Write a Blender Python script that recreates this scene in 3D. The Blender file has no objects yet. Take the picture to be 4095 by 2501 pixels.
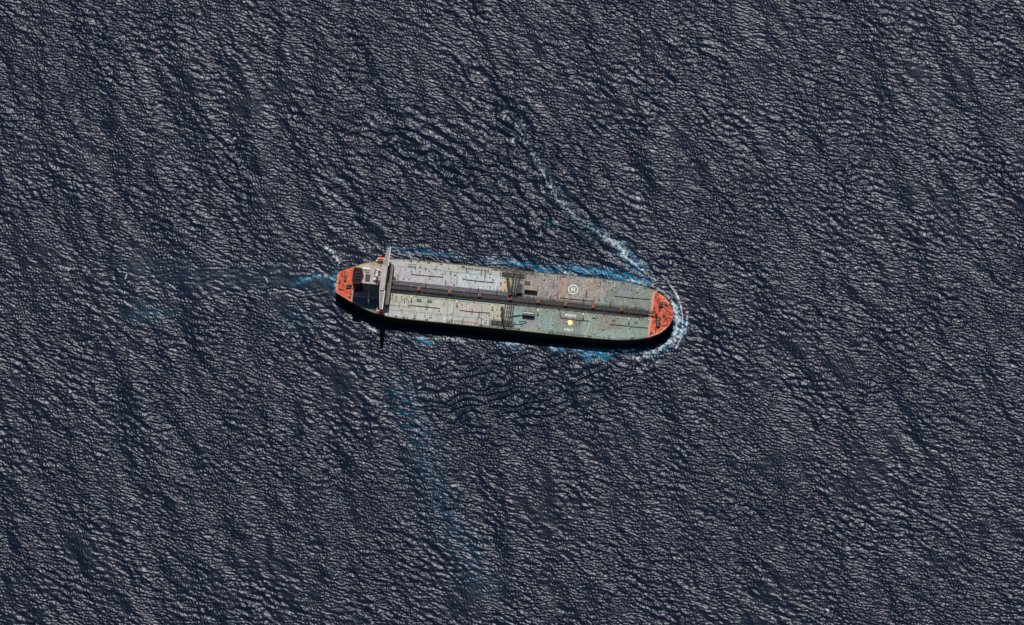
import bpy, math, random
import numpy as np
from mathutils import Vector, Matrix

random.seed(4)
scene = bpy.context.scene
COL = scene.collection
R = math.radians

# ------------------------------------------------------------------ camera
GSD = 0.2457                      # metres per photo pixel
DIST = 16000.0
VDIR = Vector((0.06, -0.33, 1.0)).normalized()
CR = Vector((0, 1, 0)).cross(VDIR).normalized()
CU = VDIR.cross(CR).normalized()
CAMLOC = VDIR * DIST
LENS = 36.0 * DIST / (4095 * GSD)
cam = bpy.data.cameras.new("camera")
cam.lens = LENS
cam.sensor_width = 36
cam.clip_start = 10
cam.clip_end = 120000
camo = bpy.data.objects.new("camera", cam)
COL.objects.link(camo)
m = Matrix((CR, CU, VDIR)).transposed().to_4x4()
m.translation = CAMLOC
camo.matrix_world = m
scene.camera = camo


def P(px, py, z=0.0):
    """pixel of the photograph -> world point at height z (survey of the scene)"""
    sx = (px - 2047.5) / 4095 * 36 / LENS
    sy = -(py - 1250.5) / 4095 * 36 / LENS
    d = CR * sx + CU * sy - VDIR
    t = (z - CAMLOC.z) / d.z
    return CAMLOC + d * t


FB = 13.9                         # freeboard: deck height over the water
_o = P(1345, 1128.6, FB)
_b = P(2692, 1265, FB)
PSI = math.atan2(_b.y - _o.y, _b.x - _o.x)
LOA = math.hypot(_b.x - _o.x, _b.y - _o.y)
cP, sP = math.cos(PSI), math.sin(PSI)


def D(px, py, z=FB):
    w = P(px, py, z)
    dx, dy = w.x - _o.x, w.y - _o.y
    return (dx * cP + dy * sP, -dx * sP + dy * cP)


# ------------------------------------------------------------------ light
SUN = Vector((0.06, 0.61, 1.0)).normalized()
sl = bpy.data.lights.new("sun", "SUN")
sl.energy = 3.9
sl.angle = R(0.53)
sl.color = (1.0, 0.955, 0.90)
so = bpy.data.objects.new("sun", sl)
COL.objects.link(so)
so.rotation_euler = SUN.to_track_quat("Z", "Y").to_euler()
world = bpy.data.worlds.new("World")
scene.world = world
world.use_nodes = True
wn = world.node_tree
wn.nodes.clear()
sky = wn.nodes.new("ShaderNodeTexSky")
sky.sky_type = "NISHITA"
sky.sun_disc = False
sky.sun_elevation = math.asin(SUN.z)
sky.sun_rotation = math.atan2(SUN.x, SUN.y)
bg = wn.nodes.new("ShaderNodeBackground")
bg.inputs[1].default_value = 0.06
wo = wn.nodes.new("ShaderNodeOutputWorld")
wn.links.new(sky.outputs[0], bg.inputs[0])
wn.links.new(bg.outputs[0], wo.inputs[0])
scene.view_settings.view_transform = "Standard"
scene.view_settings.look = "None"
scene.view_settings.gamma = 1
scene.view_settings.exposure = 0


# ------------------------------------------------------------------ materials
def nodes(name):
    mt = bpy.data.materials.new(name)
    mt.use_nodes = True
    nt = mt.node_tree
    return mt, nt, nt.nodes["Principled BSDF"]


def mat(name, col, rough=0.6, var=0.25, scale=0.8, rust=0.0, metal=0.0):
    mt, nt, b = nodes(name)
    tc = nt.nodes.new("ShaderNodeTexCoord")
    n = nt.nodes.new("ShaderNodeTexNoise")
    n.inputs["Scale"].default_value = scale
    n.inputs["Detail"].default_value = 6
    nt.links.new(tc.outputs["Object"], n.inputs["Vector"])
    r = nt.nodes.new("ShaderNodeValToRGB")
    r.color_ramp.elements[0].position = 0.3
    r.color_ramp.elements[1].position = 0.7
    c0 = [max(0, c * (1 - var)) for c in col]
    c1 = [min(1, c * (1 + var)) for c in col]
    r.color_ramp.elements[0].color = (*c0, 1)
    r.color_ramp.elements[1].color = (*c1, 1)
    nt.links.new(n.outputs["Fac"], r.inputs[0])
    out = r.outputs[0]
    if rust > 0:
        n2 = nt.nodes.new("ShaderNodeTexNoise")
        n2.inputs["Scale"].default_value = 0.35
        n2.inputs["Detail"].default_value = 8
        nt.links.new(tc.outputs["Object"], n2.inputs["Vector"])
        mr = nt.nodes.new("ShaderNodeMapRange")
        mr.inputs[1].default_value = 0.62 - rust * 0.2
        mr.inputs[2].default_value = 0.75 - rust * 0.1
        nt.links.new(n2.outputs["Fac"], mr.inputs[0])
        mx = nt.nodes.new("ShaderNodeMix")
        mx.data_type = "RGBA"
        nt.links.new(mr.outputs[0], mx.inputs[0])
        nt.links.new(out, mx.inputs[6])
        mx.inputs[7].default_value = (0.16, 0.07, 0.035, 1)
        out = mx.outputs[2]
    nt.links.new(out, b.inputs["Base Color"])
    b.inputs["Roughness"].default_value = rough
    b.inputs["Specular IOR Level"].default_value = 0.2
    b.inputs["Metallic"].default_value = metal
    return mt


M = dict(
    wing=mat("wing_deck_paint", (.22, .215, .21), .7, .15, .6, .1),
    tierdeck=mat("olive_tier_paint", (0.11, 0.115, 0.085), .7, .2, .6, .2),
    hull=mat("hull_paint", (0.022, 0.026, 0.014), 0.5, 0.3, 0.2, 0.15),
    white=mat("white_paint", (0.62, 0.60, 0.58), 0.5, 0.12, 0.5, 0.05),
    cream=mat("cream_paint", (0.50, 0.44, 0.36), 0.6, 0.15, 0.4, 0.25),
    housetop=mat("house_deck_paint", (0.40, 0.33, 0.32), 0.7, 0.15, 0.5, 0.12),
    facade=mat("facade_paint", (0.25, 0.25, 0.21), 0.6, 0.12, 0.3, 0.15),
    red=mat("red_deck_paint", (0.56, 0.078, 0.034), 0.6, 0.45, 0.28, 0.6),
    darkred=mat("dark_red_paint", (0.11, 0.014, 0.01), 0.6, 0.3, 0.6),
    orange=mat("orange_paint", (0.34, 0.14, 0.05), 0.6, 0.3, 1.2, 0.3),
    lifeboat=mat("lifeboat_orange", (0.65, 0.13, 0.03), 0.35, 0.1, 1.0),
    pipe_pale=mat("pale_pipe_paint", (0.36, 0.35, 0.41), 0.5, 0.2, 0.3, 0.2),
    pipe_dark=mat("dark_pipe_paint", (0.038, 0.037, 0.038), 0.6, 0.3, 0.3, 0.2),
    pipe_grey=mat("grey_pipe_paint", (0.085, 0.085, 0.09), 0.6, 0.3, 0.3, 0.15),
    black=mat("black_paint", (0.015, 0.014, 0.016), 0.5, 0.3, 0.6),
    soot=mat("soot_black", (0.014, 0.009, 0.010), 0.8, 0.4, 0.5),
    grey=mat("machinery_grey", (0.13, 0.13, 0.115), 0.6, 0.25, 0.7, 0.3),
    green=mat("green_paint", (0.10, 0.19, 0.13), 0.6, 0.2, 0.7),
    olive=mat("olive_crane_paint", (0.030, 0.032, 0.014), 0.6, 0.3, 0.5, 0.2),
    teal=mat("teal_line_paint", (0.17, 0.26, 0.245), 0.7, 0.25, 0.4),
    lawn=mat("pad_green_paint", (0.21, 0.27, 0.20), 0.7, 0.2, 0.6),
    mark=mat("white_marking_paint", (0.80, 0.79, 0.76), 0.7, 0.08, 1.0),
    faint=mat("worn_marking_paint", (0.52, 0.50, 0.40), 0.8, 0.35, 1.5),
    wornrust=mat("worn_rusty_marking_paint", (0.40, 0.30, 0.22), 0.8, 0.35, 1.5),
    disc=mat("cream_disc_paint", (0.95, 0.78, 0.50), 0.7, 0.05, 1.0),
    yellow=mat("yellow_paint", (0.70, 0.42, 0.04), 0.7, 0.2, 1.0),
    glass=mat("window_glass", (0.02, 0.025, 0.03), 0.1, 0.1, 1.0),
    tan=mat("tan_roof_paint", (0.27, 0.245, 0.185), 0.7, 0.15, 0.6, 0.2),
    scupper=mat("deck_edge_paint", (0.10, 0.11, 0.08), 0.7, 0.3, 0.5, 0.3),
    hose=mat("rubber_hose", (0.03, 0.045, 0.035), 0.6, 0.2, 1.0),
)


# ------------------------------------------------------------------ mesh helper
class MB:
    def __init__(s):
        s.v = []
        s.f = []

    def add(s, vs, fs):
        n = len(s.v)
        s.v += [tuple(v) for v in vs]
        s.f += [tuple(n + i for i in f) for f in fs]
        return s

    def box(s, x0, x1, y0, y1, z0, z1, b=0.0):
        if x1 < x0: x0, x1 = x1, x0
        if y1 < y0: y0, y1 = y1, y0
        if b <= 0:
            vs = [(x, y, z) for z in (z0, z1) for (x, y) in ((x0, y0), (x1, y0), (x1, y1), (x0, y1))]
            return s.add(vs, [(3, 2, 1, 0), (4, 5, 6, 7), (0, 1, 5, 4), (1, 2, 6, 5), (2, 3, 7, 6), (3, 0, 4, 7)])
        out = []
        for z, i in ((z0, 0), (z1 - b, 0), (z1, b)):
            out.append([(x0 + b, y0 + i, z), (x1 - b, y0 + i, z), (x1 - i, y0 + b, z), (x1 - i, y1 - b, z),
                        (x1 - b, y1 - i, z), (x0 + b, y1 - i, z), (x0 + i, y1 - b, z), (x0 + i, y0 + b, z)])
        return s.loft(out)

    def loft(s, rings, cap=True):
        n = len(rings[0])
        vs = [v for r in rings for v in r]
        fs = []
        for k in range(len(rings) - 1):
            for i in range(n):
                j = (i + 1) % n
                fs.append((k * n + i, k * n + j, (k + 1) * n + j, (k + 1) * n + i))
        if cap:
            fs.append(tuple(reversed(range(n))))
            fs.append(tuple((len(rings) - 1) * n + i for i in range(n)))
        return s.add(vs, fs)

    def cyl(s, x, y, z0, z1, r, r2=None, n=12):
        r2 = r if r2 is None else r2
        ring = lambda rr, z: [(x + rr * math.cos(2 * math.pi * i / n), y + rr * math.sin(2 * math.pi * i / n), z) for i in range(n)]
        return s.loft([ring(r, z0), ring(r2, z1)])

    def dome(s, x, y, z, r, n=12, k=4, flat=1.0):
        rings = []
        for a in range(k):
            t = a / k * math.pi / 2
            rings.append([(x + r * math.cos(t) * math.cos(2 * math.pi * i / n), y + r * math.cos(t) * math.sin(2 * math.pi * i / n), z + flat * r * math.sin(t)) for i in range(n)])
        t = 0.97 * math.pi / 2
        rings.append([(x + r * math.cos(t) * math.cos(2 * math.pi * i / n), y + r * math.cos(t) * math.sin(2 * math.pi * i / n), z + flat * r) for i in range(n)])
        return s.loft(rings)

    def tube(s, pts, r, n=8):
        pts = [Vector(p) for p in pts]
        rings = []
        for i, p in enumerate(pts):
            a = pts[max(0, i - 1)]
            b = pts[min(len(pts) - 1, i + 1)]
            t = (b - a).normalized()
            up = Vector((0, 0, 1)) if abs(t.z) < 0.9 else Vector((1, 0, 0))
            e1 = t.cross(up).normalized()
            e2 = e1.cross(t)
            rings.append([tuple(p + e1 * (r * math.cos(2 * math.pi * k / n)) + e2 * (r * math.sin(2 * math.pi * k / n))) for k in range(n)])
        return s.loft(rings)

    def bar(s, p, q, w, h):
        p, q = Vector(p), Vector(q)
        t = (q - p).normalized()
        up = Vector((0, 0, 1)) if abs(t.z) < 0.95 else Vector((1, 0, 0))
        e1 = t.cross(up).normalized()
        e2 = e1.cross(t)
        rings = []
        for c in (p, q):
            rings.append([tuple(c + e1 * a * w / 2 + e2 * b_ * h / 2) for a, b_ in ((-1, -1), (1, -1), (1, 1), (-1, 1))])
        return s.loft(rings)

    def line(s, pts, w, z):
        """flat painted stroke, a few centimetres thick"""
        pts = [Vector((p[0], p[1])) for p in pts]
        L, Rr = [], []
        for i, p in enumerate(pts):
            a = pts[max(0, i - 1)]
            b = pts[min(len(pts) - 1, i + 1)]
            t = (b - a).normalized()
            nrm = Vector((-t.y, t.x))
            L.append(p + nrm * w / 2)
            Rr.append(p - nrm * w / 2)
        for i in range(len(pts) - 1):
            q = [Rr[i], Rr[i + 1], L[i + 1], L[i]]
            s.add([(a.x, a.y, z) for a in q], [(0, 1, 2, 3)])
        return s

    def disc(s, x, y, z, r0, r1, n=40, a0=0, a1=2 * math.pi):
        for i in range(n):
            t0 = a0 + (a1 - a0) * i / n
            t1 = a0 + (a1 - a0) * (i + 1) / n
            s.add([(x + r0 * math.cos(t0), y + r0 * math.sin(t0), z), (x + r1 * math.cos(t0), y + r1 * math.sin(t0), z),
                   (x + r1 * math.cos(t1), y + r1 * math.sin(t1), z), (x + r0 * math.cos(t1), y + r0 * math.sin(t1), z)], [(0, 1, 2, 3)])
        return s

    def build(s, name, material, parent=None, loc=None, rz=0.0, smooth=False):
        me = bpy.data.meshes.new(name)
        me.from_pydata(s.v, [], s.f)
        me.validate()
        me.materials.append(material)
        if smooth:
            me.shade_smooth()
        o = bpy.data.objects.new(name, me)
        COL.objects.link(o)
        if parent:
            o.parent = parent
        if loc is not None:
            o.location = loc
        o.rotation_euler[2] = rz
        return o


def empty(name, parent=None, loc=(0, 0, 0), rz=0):
    o = bpy.data.objects.new(name, None)
    COL.objects.link(o)
    if parent: o.parent = parent
    o.location = loc
    o.rotation_euler[2] = rz
    return o


def dup(o, loc, rz=0.0, parent=None):
    c = o.copy()
    COL.objects.link(c)
    c.parent = parent or o.parent
    c.location = loc
    c.rotation_euler[2] = rz
    for ch in [x for x in o.children]:
        d = ch.copy()
        COL.objects.link(d)
        d.parent = c
    return c


# ================================================================== SHIP
ship = empty("oil_tanker", None, (_o.x, _o.y, 0), PSI)
ship["label"] = "rusty oil tanker underway, red bow and stern decks, black hull, grey green cargo deck"
ship["category"] = "ship"

KX = LOA / 1347.0
# half width of the deck along the ship, from (photo x, half width in photo px)
HW = [(1345, 41), (1372, 55), (1400, 68), (1430, 82), (1470, 97), (1510, 109), (1548, 116), (1600, 120.5), (2000, 121), (2240, 121.5),
      (2358, 121.5), (2420, 121), (2480, 119), (2530, 113.5), (2580, 104), (2620, 92), (2645, 79), (2665, 62), (2680, 43), (2688, 26), (2692, 1)]
_y0 = D(2000, 1197)[1]
WS = abs(D(2000, 1197 - 100)[1] - D(2000, 1197 + 100)[1]) / 200
hx = np.array([(a - 1345) * KX for a, _ in HW])
hw = np.array([b * WS for _, b in HW])
YC = 0.0


def half(x):
    return float(np.interp(x, hx, hw))


NS = 220
# denser at the ends
ts = np.concatenate([np.linspace(0, 80, 40), np.linspace(82, 280, 60), np.linspace(282, LOA - 12, 30), LOA - 12 * (1 - np.sin(np.linspace(0.03, math.pi / 2, 30)))])
hs = np.interp(ts, hx, hw)
# smooth half widths
for _ in range(3):
    hs[1:-1] = 0.25 * hs[:-2] + 0.5 * hs[1:-1] + 0.25 * hs[2:]
hs[-1] = 0.02


def halfs(x):
    return float(np.interp(x, ts, hs))


def keel(x, h, z):
    """half width at height z (flare at bow and stern)"""
    f = 1 - z / FB
    bow = max(0, (x - (LOA - 55)) / 55)
    st = max(0, (40 - x) / 40)
    return max(0.01, h * (1 - f * 0.16 * bow ** 1.5 - f * 0.10 * st))


hull = MB()
rings = []
zs = [-4, 0, 3, 6, 9, 11, FB - 0.03]
NZ = len(zs)
for x, h in zip(ts, hs):
    ring = []
    for z in zs:
        xx = x - (1 - z / FB) * (2.5 * max(0, (x - (LOA - 55)) / 55) ** 2)
        ring.append((xx, -keel(x, h, z), z))
    for z in reversed(zs):
        xx = x - (1 - z / FB) * (2.5 * max(0, (x - (LOA - 55)) / 55) ** 2)
        ring.append((xx, keel(x, h, z), z))
    rings.append(ring)
hull.loft(rings)
ho = hull.build("hull", M["hull"], ship)

# decks --------------------------------------------------------------
XP = D(1416, 1137)[0]             # forward end of the red poop deck
XF = D(2600, 1256)[0]             # after end of the red forecastle


def strip_deck(name, xa, xb, material, z, nx, ny, inset=0.0):
    xs = np.linspace(xa, xb, nx)
    mb = MB()
    tt = np.linspace(-1, 1, ny)
    for x in xs:
        h = halfs(x) - inset
        for t in tt:
            mb.v.append((x, t * h, z))
    for i in range(nx - 1):
        for j in range(ny - 1):
            a = i * ny + j
            mb.f.append((a, a + ny, a + ny + 1, a + 1))
    return mb.build(name, material, ship)


# deck paint zones as a colour attribute, in plan position
def deck_material():
    mt, nt, b = nodes("weathered_deck_paint")
    at = nt.nodes.new("ShaderNodeAttribute"); at.attribute_name = "paint"
    tc = nt.nodes.new("ShaderNodeTexCoord")

    def noise(sc, det, st=(1, 1, 1)):
        mp = nt.nodes.new("ShaderNodeMapping"); mp.inputs["Scale"].default_value = st
        n = nt.nodes.new("ShaderNodeTexNoise"); n.inputs["Scale"].default_value = sc; n.inputs["Detail"].default_value = det
        nt.links.new(tc.outputs["Object"], mp.inputs[0]); nt.links.new(mp.outputs[0], n.inputs["Vector"])
        return n.outputs["Fac"]

    def mix(f, a, bb, mode="MIX"):
        x = nt.nodes.new("ShaderNodeMix"); x.data_type = "RGBA"; x.blend_type = mode
        if isinstance(f, (int, float)): x.inputs[0].default_value = f
        else: nt.links.new(f, x.inputs[0])
        nt.links.new(a, x.inputs[6])
        if isinstance(bb, tuple): x.inputs[7].default_value = bb
        else: nt.links.new(bb, x.inputs[7])
        return x.outputs[2]

    def rng(f, a, c, lo=0, hi=1):
        x = nt.nodes.new("ShaderNodeMapRange"); nt.links.new(f, x.inputs[0])
        x.inputs[1].default_value = a; x.inputs[2].default_value = c; x.inputs[3].default_value = lo; x.inputs[4].default_value = hi
        return x.outputs[0]
    # wear: stronger where alpha (roughened deck) is high
    wear = at.outputs["Alpha"]
    n1 = rng(noise(0.9, 8), 0.3, 0.7, 0.5, 1.45)
    n2 = rng(noise(0.25, 6, (1, 0.5, 1)), 0.3, 0.7, 0.72, 1.25)
    g = nt.nodes.new("ShaderNodeMath"); g.operation = "MULTIPLY"; nt.links.new(n1, g.inputs[0]); nt.links.new(n2, g.inputs[1])
    gg = nt.nodes.new("ShaderNodeMix"); gg.data_type = "FLOAT"
    nt.links.new(wear, gg.inputs[0]); 
    h = nt.nodes.new("ShaderNodeMath"); h.operation = "MULTIPLY_ADD"; nt.links.new(g.outputs[0], h.inputs[0]); h.inputs[1].default_value = 0.3; h.inputs[2].default_value = 0.7
    nt.links.new(h.outputs[0], gg.inputs[2]); nt.links.new(g.outputs[0], gg.inputs[3])
    cc = nt.nodes.new("ShaderNodeVectorMath"); cc.operation = "SCALE"
    nt.links.new(at.outputs["Color"], cc.inputs[0]); nt.links.new(gg.outputs[0], cc.inputs[3])
    rust = rng(noise(0.22, 9, (1, 1.6, 1)), 0.60, 0.74, 0, 0.42)
    c = mix(rust, cc.outputs[0], (0.23, 0.13, 0.08, 1))
    stain = rng(noise(0.5, 8, (0.3, 2.5, 1)), 0.57, 0.76, 0, 0.40)
    c = mix(stain, c, (0.12, 0.12, 0.10, 1))
    nt.links.new(c, b.inputs["Base Color"])
    b.inputs["Roughness"].default_value = 0.75
    b.inputs["Specular IOR Level"].default_value = 0.2
    return mt


NX, NY = 560, 120
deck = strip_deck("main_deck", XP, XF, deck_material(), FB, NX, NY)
co = np.empty(NX * NY * 3)
deck.data.vertices.foreach_get("co", co)
co = co.reshape(-1, 3)
dx_, dy_ = co[:, 0], co[:, 1]


def sm(x, a, b):
    t = np.clip((x - a) / (b - a), 0, 1)
    return t * t * (3 - 2 * t)


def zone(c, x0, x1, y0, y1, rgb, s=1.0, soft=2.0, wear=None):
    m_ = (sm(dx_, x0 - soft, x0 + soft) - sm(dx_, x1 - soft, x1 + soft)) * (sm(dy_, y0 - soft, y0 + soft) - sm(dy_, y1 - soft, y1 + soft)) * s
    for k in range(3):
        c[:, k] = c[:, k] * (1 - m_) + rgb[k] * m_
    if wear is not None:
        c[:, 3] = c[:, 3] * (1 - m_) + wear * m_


def X(px): return (px - 1345) * KX


c = np.ones((NX * NY, 4))
c[:, :3] = (0.395, 0.39, 0.35)
c[:, 3] = 0.38
zone(c, X(1400), X(1552), -40, 40, (0.42, 0.35, 0.22), 1, 1.5, 0.4)
zone(c, X(1400), X(1545), -40, -4, (0.07, 0.11, 0.15), 1, 1.5, 0.4)       # ochre poop side decks; house shadow painted dark blue on the south one
zone(c, X(1555), X(1640), 2, 40, (0.40, 0.37, 0.385), .9, 4)
zone(c, X(1600), X(1800), 8, 22, (0.385, 0.39, 0.43), .8, 5)
zone(c, X(1650), X(1740), 6, 16, (0.44, 0.38, 0.36), .6, 4)
zone(c, X(1825), X(2010), 4, 24, (0.43, 0.47, 0.49), .9, 2)
zone(c, X(1640), X(1830), 21, 40, (0.40, 0.41, 0.34), .7, 2)
zone(c, X(1545), X(1630), -14, -7, (0.40, 0.37, 0.29), .8, 2)
zone(c, X(1545), X(1830), -40, -24, (0.41, 0.42, 0.41), .7, 2)
zone(c, X(1560), X(2000), -9.5, -7, (0.38, 0.40, 0.28), .8, 1)
zone(c, X(1840), X(1930), -16, -10, (0.44, 0.38, 0.33), .8, 2)
zone(c, X(2000), X(2034), 4, 20, (0.47, 0.37, 0.21), .9, 2)
zone(c, X(1975), X(2015), -24, -7, (0.42, 0.40, 0.30), .7, 3)
zone(c, X(2034), X(2620), -40, 40, (0.215, 0.23, 0.19), 1, 2, 0.9)
zone(c, X(2085), X(2420), 1, 29.5, (0.265, 0.24, 0.225), 1, 3, 1.0)          # mauve grey roughened north half
zone(c, X(2225), X(2262), 3, 40, (0.34, 0.23, 0.17), .6, 3, 0.9)
zone(c, X(2340), X(2375), 14, 40, (0.30, 0.24, 0.17), .7, 3, 0.9)
zone(c, X(2060), X(2345), -40, -8, (0.19, 0.25, 0.215), 1, 4, .4)
zone(c, X(2060), X(2110), -30, -8, (0.20, 0.31, 0.30), 1, 3, .3)
zone(c, X(2112), X(2160), -34, -19, (0.27, 0.26, 0.26), .9, 1.5, .3)
zone(c, X(2180), X(2230), -30, -16, (0.22, 0.31, 0.29), .7, 4, .3)
zone(c, X(2230), X(2340), -22, -10, (0.205, 0.215, 0.19), .9, 3, .7)
zone(c, X(2340), X(2380), -32, -8, (0.23, 0.30, 0.24), .8, 3, .3)
zone(c, X(2390), X(2480), -22, -9, (0.23, 0.215, 0.18), .8, 4, .6)
zone(c, X(2380), X(2595), -40, -22, (0.235, 0.32, 0.28), .9, 4, .5)
zone(c, X(2490), X(2600), -24, -8, (0.20, 0.265, 0.215), 1, 4, .3)
zone(c, X(2395), X(2430), 2, 12, (0.20, 0.29, 0.26), .9, 3, .3)
zone(c, X(2430), X(2600), -6, 40, (0.195, 0.22, 0.195), .9, 4, .8)
zone(c, X(2460), X(2520), 16, 27, (0.19, 0.215, 0.21), .9, 4, .4)
# gutterway along both sides, a paler green
edge = np.array([halfs(v) for v in dx_[::NY]]).repeat(NY) - np.abs(dy_)
m_ = (1 - sm(edge, 1.8, 2.6)) * (dx_ > X(2030)) * 0.7
for k, v in enumerate((0.29, 0.32, 0.24)):
    c[:, k] = c[:, k] * (1 - m_) + v * m_
m_ = (sm(edge, 0.2, 0.5) - sm(edge, 1.2, 1.8)) * (dx_ < X(2030)) * 0.5
for k, v in enumerate((0.42, 0.38, 0.27)):
    c[:, k] = c[:, k] * (1 - m_) + v * m_
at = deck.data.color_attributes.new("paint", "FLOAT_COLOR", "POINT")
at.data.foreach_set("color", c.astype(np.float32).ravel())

poop = strip_deck("poop_deck", 0.05, XP, M["red"], FB, 40, 24)
fore = strip_deck("forecastle_deck", XF, LOA - 0.2, M["red"], FB, 60, 40)


def trim(name, xa, xb, w, z0, z1, material, inset=0.0, side=(1, -1), n=80):
    xs = [xa + (xb - xa) * i / n for i in range(n + 1)]
    for sgn in side:
        mb = MB()
        rings = []
        for x in xs:
            h = halfs(x) - inset
            rings.append([(x, sgn * (h - w), z0), (x, sgn * h, z0), (x, sgn * h, z1), (x, sgn * (h - w), z1)])
        mb.loft(rings)
        mb.build(name, material, ship)


trim("sheer_strake", XP, XF, 0.45, FB - 0.2, FB + 0.25, M["scupper"])
trim("bulwark", XF + 4, LOA - 0.25, 0.35, FB - 0.2, FB + 1.3, M["darkred"], n=60)
trim("stern_coaming", 0.2, XP, 0.35, FB - 0.2, FB + 0.35, M["darkred"])
# cream borders painted on the red decks
bpaint = mat("border_paint", (0.55, 0.27, 0.17), 0.7, 0.2, 0.5)
def border(pts, w, z): MB().line(pts, w, z).build("border_marking", bpaint, ship)
border([(XF + 1.0, -halfs(XF + 1) + 1), (XF + 1.0, halfs(XF + 1) - 1)], 2.0, FB + 0.03)
for s_ in (1, -1):
    border([(x, s_ * (halfs(x) - 2.0)) for x in np.linspace(XF + 2, LOA - 5, 30)], 1.5, FB + 0.05)
    border([(x, s_ * (halfs(x) - 1.2)) for x in np.linspace(1, XP, 12)], 0.6, FB + 0.05)
border([(0.9, -8.5), (0.9, 8.5)], 1.4, FB + 0.03)
border([(XP - 0.6, -18), (XP - 0.6, -4)], 1.0, FB + 0.03)


# railings (thin, both sides)
def railing(name, pts, z, parent=ship, hgt=1.1, step=2.4, material=None):
    mb = MB()
    for i in range(len(pts) - 1):
        p, q = Vector((*pts[i], 0)), Vector((*pts[i + 1], 0))
        L = (q - p).length
        for hh in (hgt, hgt * 0.55):
            mb.bar((p.x, p.y, z + hh), (q.x, q.y, z + hh), 0.07, 0.07)
        for k in range(max(1, int(L / step))):
            c_ = p + (q - p) * (k * step / L)
            mb.box(c_.x - .04, c_.x + .04, c_.y - .04, c_.y + .04, z, z + hgt - 0.05)
    return mb.build(name, material or M["pipe_grey"], parent)


for s_ in (1, -1):
    railing("side_railing", [(x, s_ * (halfs(x) - 0.55)) for x in np.linspace(XP, XF + 3, 90)], FB + 0.2)
railing("stern_railing", [(XP, -halfs(XP) + .6)] + [(x, -halfs(x) + .6) for x in np.linspace(XP - 2, .5, 8)] + [(x, halfs(x) - .6) for x in np.linspace(.5, XP, 8)], FB)

# ------------------------------------------------------------------ painted markings
Z1, Z2, Z3 = FB + 0.03, FB + 0.055, FB + 0.08


def pl(*pts): return [D(*p) for p in pts]


# walkways and service lines: real painted strips, one part each
def strip(name, pts, w, material, z=Z1): return MB().line(pl(*pts), w, z).build(name, material, ship)


strip("walkway_line", [(1563, 1063), (1700, 1076), (1840, 1091), (1936, 1101)], 0.85, M["teal"])
strip("walkway_line", [(1549, 1238), (1700, 1252), (1840, 1266), (1941, 1277)], 0.7, M["teal"])
strip("walkway_line", [(1830, 1074), (1824, 1149)], 0.85, M["teal"], Z2)
strip("walkway_line", [(1818, 1202), (1807, 1296)], 0.8, M["teal"], Z2)
strip("walkway_line", [(1633, 1184), (1602, 1208), (1597, 1213), (1594, 1238)], 0.9, M["teal"], Z2)
strip("walkway_line", [(1633, 1184), (1840, 1205), (2000, 1222)], 0.7, M["green"], Z2)
strip("walkway_line", [(1549, 1200), (1600, 1209)], 0.5, M["teal"], Z3)
strip("walkway_line", [(1830, 1075), (1930, 1085), (1927, 1101)], 0.5, M["teal"], Z3)

# helicopter landing circle
hc = D(2291.9, 1158.3)
MB().disc(hc[0], hc[1], Z2, 0.0, 4.4).build("landing_circle", M["lawn"], ship)
MB().disc(hc[0], hc[1], Z3, 4.25, 4.95, 48).build("landing_ring", M["mark"], ship)
Hm = MB()
for s_ in (-1, 1):
    Hm.box(hc[0] + s_ * 1.25 - 0.4, hc[0] + s_ * 1.25 + 0.4, hc[1] - 2.0, hc[1] + 2.0, FB + .1, FB + .13)
Hm.box(hc[0] - 0.85, hc[0] + 0.85, hc[1] - 0.38, hc[1] + 0.38, FB + .1, FB + .128)
Hm.build("landing_letter", M["mark"], ship)


def dashes(name, pts, w, material, on=2.2, off=0.8, z=Z2):
    pts = [Vector(p) for p in pts]
    mb = MB()
    for i in range(len(pts) - 1):
        p, q = pts[i], pts[i + 1]
        L = (q - p).length
        t = 0
        while t < L:
            e = min(L, t + on)
            mb.line([p + (q - p) * (t / L), p + (q - p) * (e / L)], w, z)
            t += on + off
    return mb.build(name, material, ship)


def arc(cx, cy, r, a0, a1, n=24):
    return [(cx + r * math.cos(R(a0 + (a1 - a0) * i / n)), cy + r * math.sin(R(a0 + (a1 - a0) * i / n))) for i in range(n + 1)]


dashes("approach_marking", pl((2237, 1115), (2253, 1167), (2262, 1180)), 0.45, M["wornrust"], 2.5, .7)
MB().line(pl((2262, 1182), (2270, 1192), (2283, 1197.5), (2298, 1197), (2310, 1192), (2320, 1183), (2331, 1166), (2337, 1154)), 0.45, Z2).build("approach_marking", M["faint"], ship)
dashes("approach_marking", pl((2337, 1154), (2358, 1117)), 0.5, M["wornrust"], 4, .4)
dashes("approach_marking", pl((2346, 1158), (2366, 1121)), 0.35, M["wornrust"], 1.5, 1)
# winching area
wc = D(2278.3, 1290.5)
MB().line(arc(wc[0], wc[1], 19.0, -36, 48, 24), 0.5, Z2).build("winch_area_marking", M["faint"], ship)
dashes("winch_area_marking", arc(wc[0], wc[1], 19.0, 128, 216, 12), 0.4, M["faint"], 1.6, 2.0)
MB().line(arc(wc[0] - 9, wc[1] + 1, 21.5, 175, 216, 12), 0.3, Z2).build("winch_area_marking", M["faint"], ship)
MB().disc(wc[0] + .45, wc[1] - .1, Z2, 0.0, 3.0, 36).build("winch_disc_glow", M["yellow"], ship)  # sun glow round the disc, painted as an offset orange-yellow ring
MB().disc(wc[0], wc[1], Z3, 0.0, 2.45, 36).build("winch_disc", M["disc"], ship)


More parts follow.
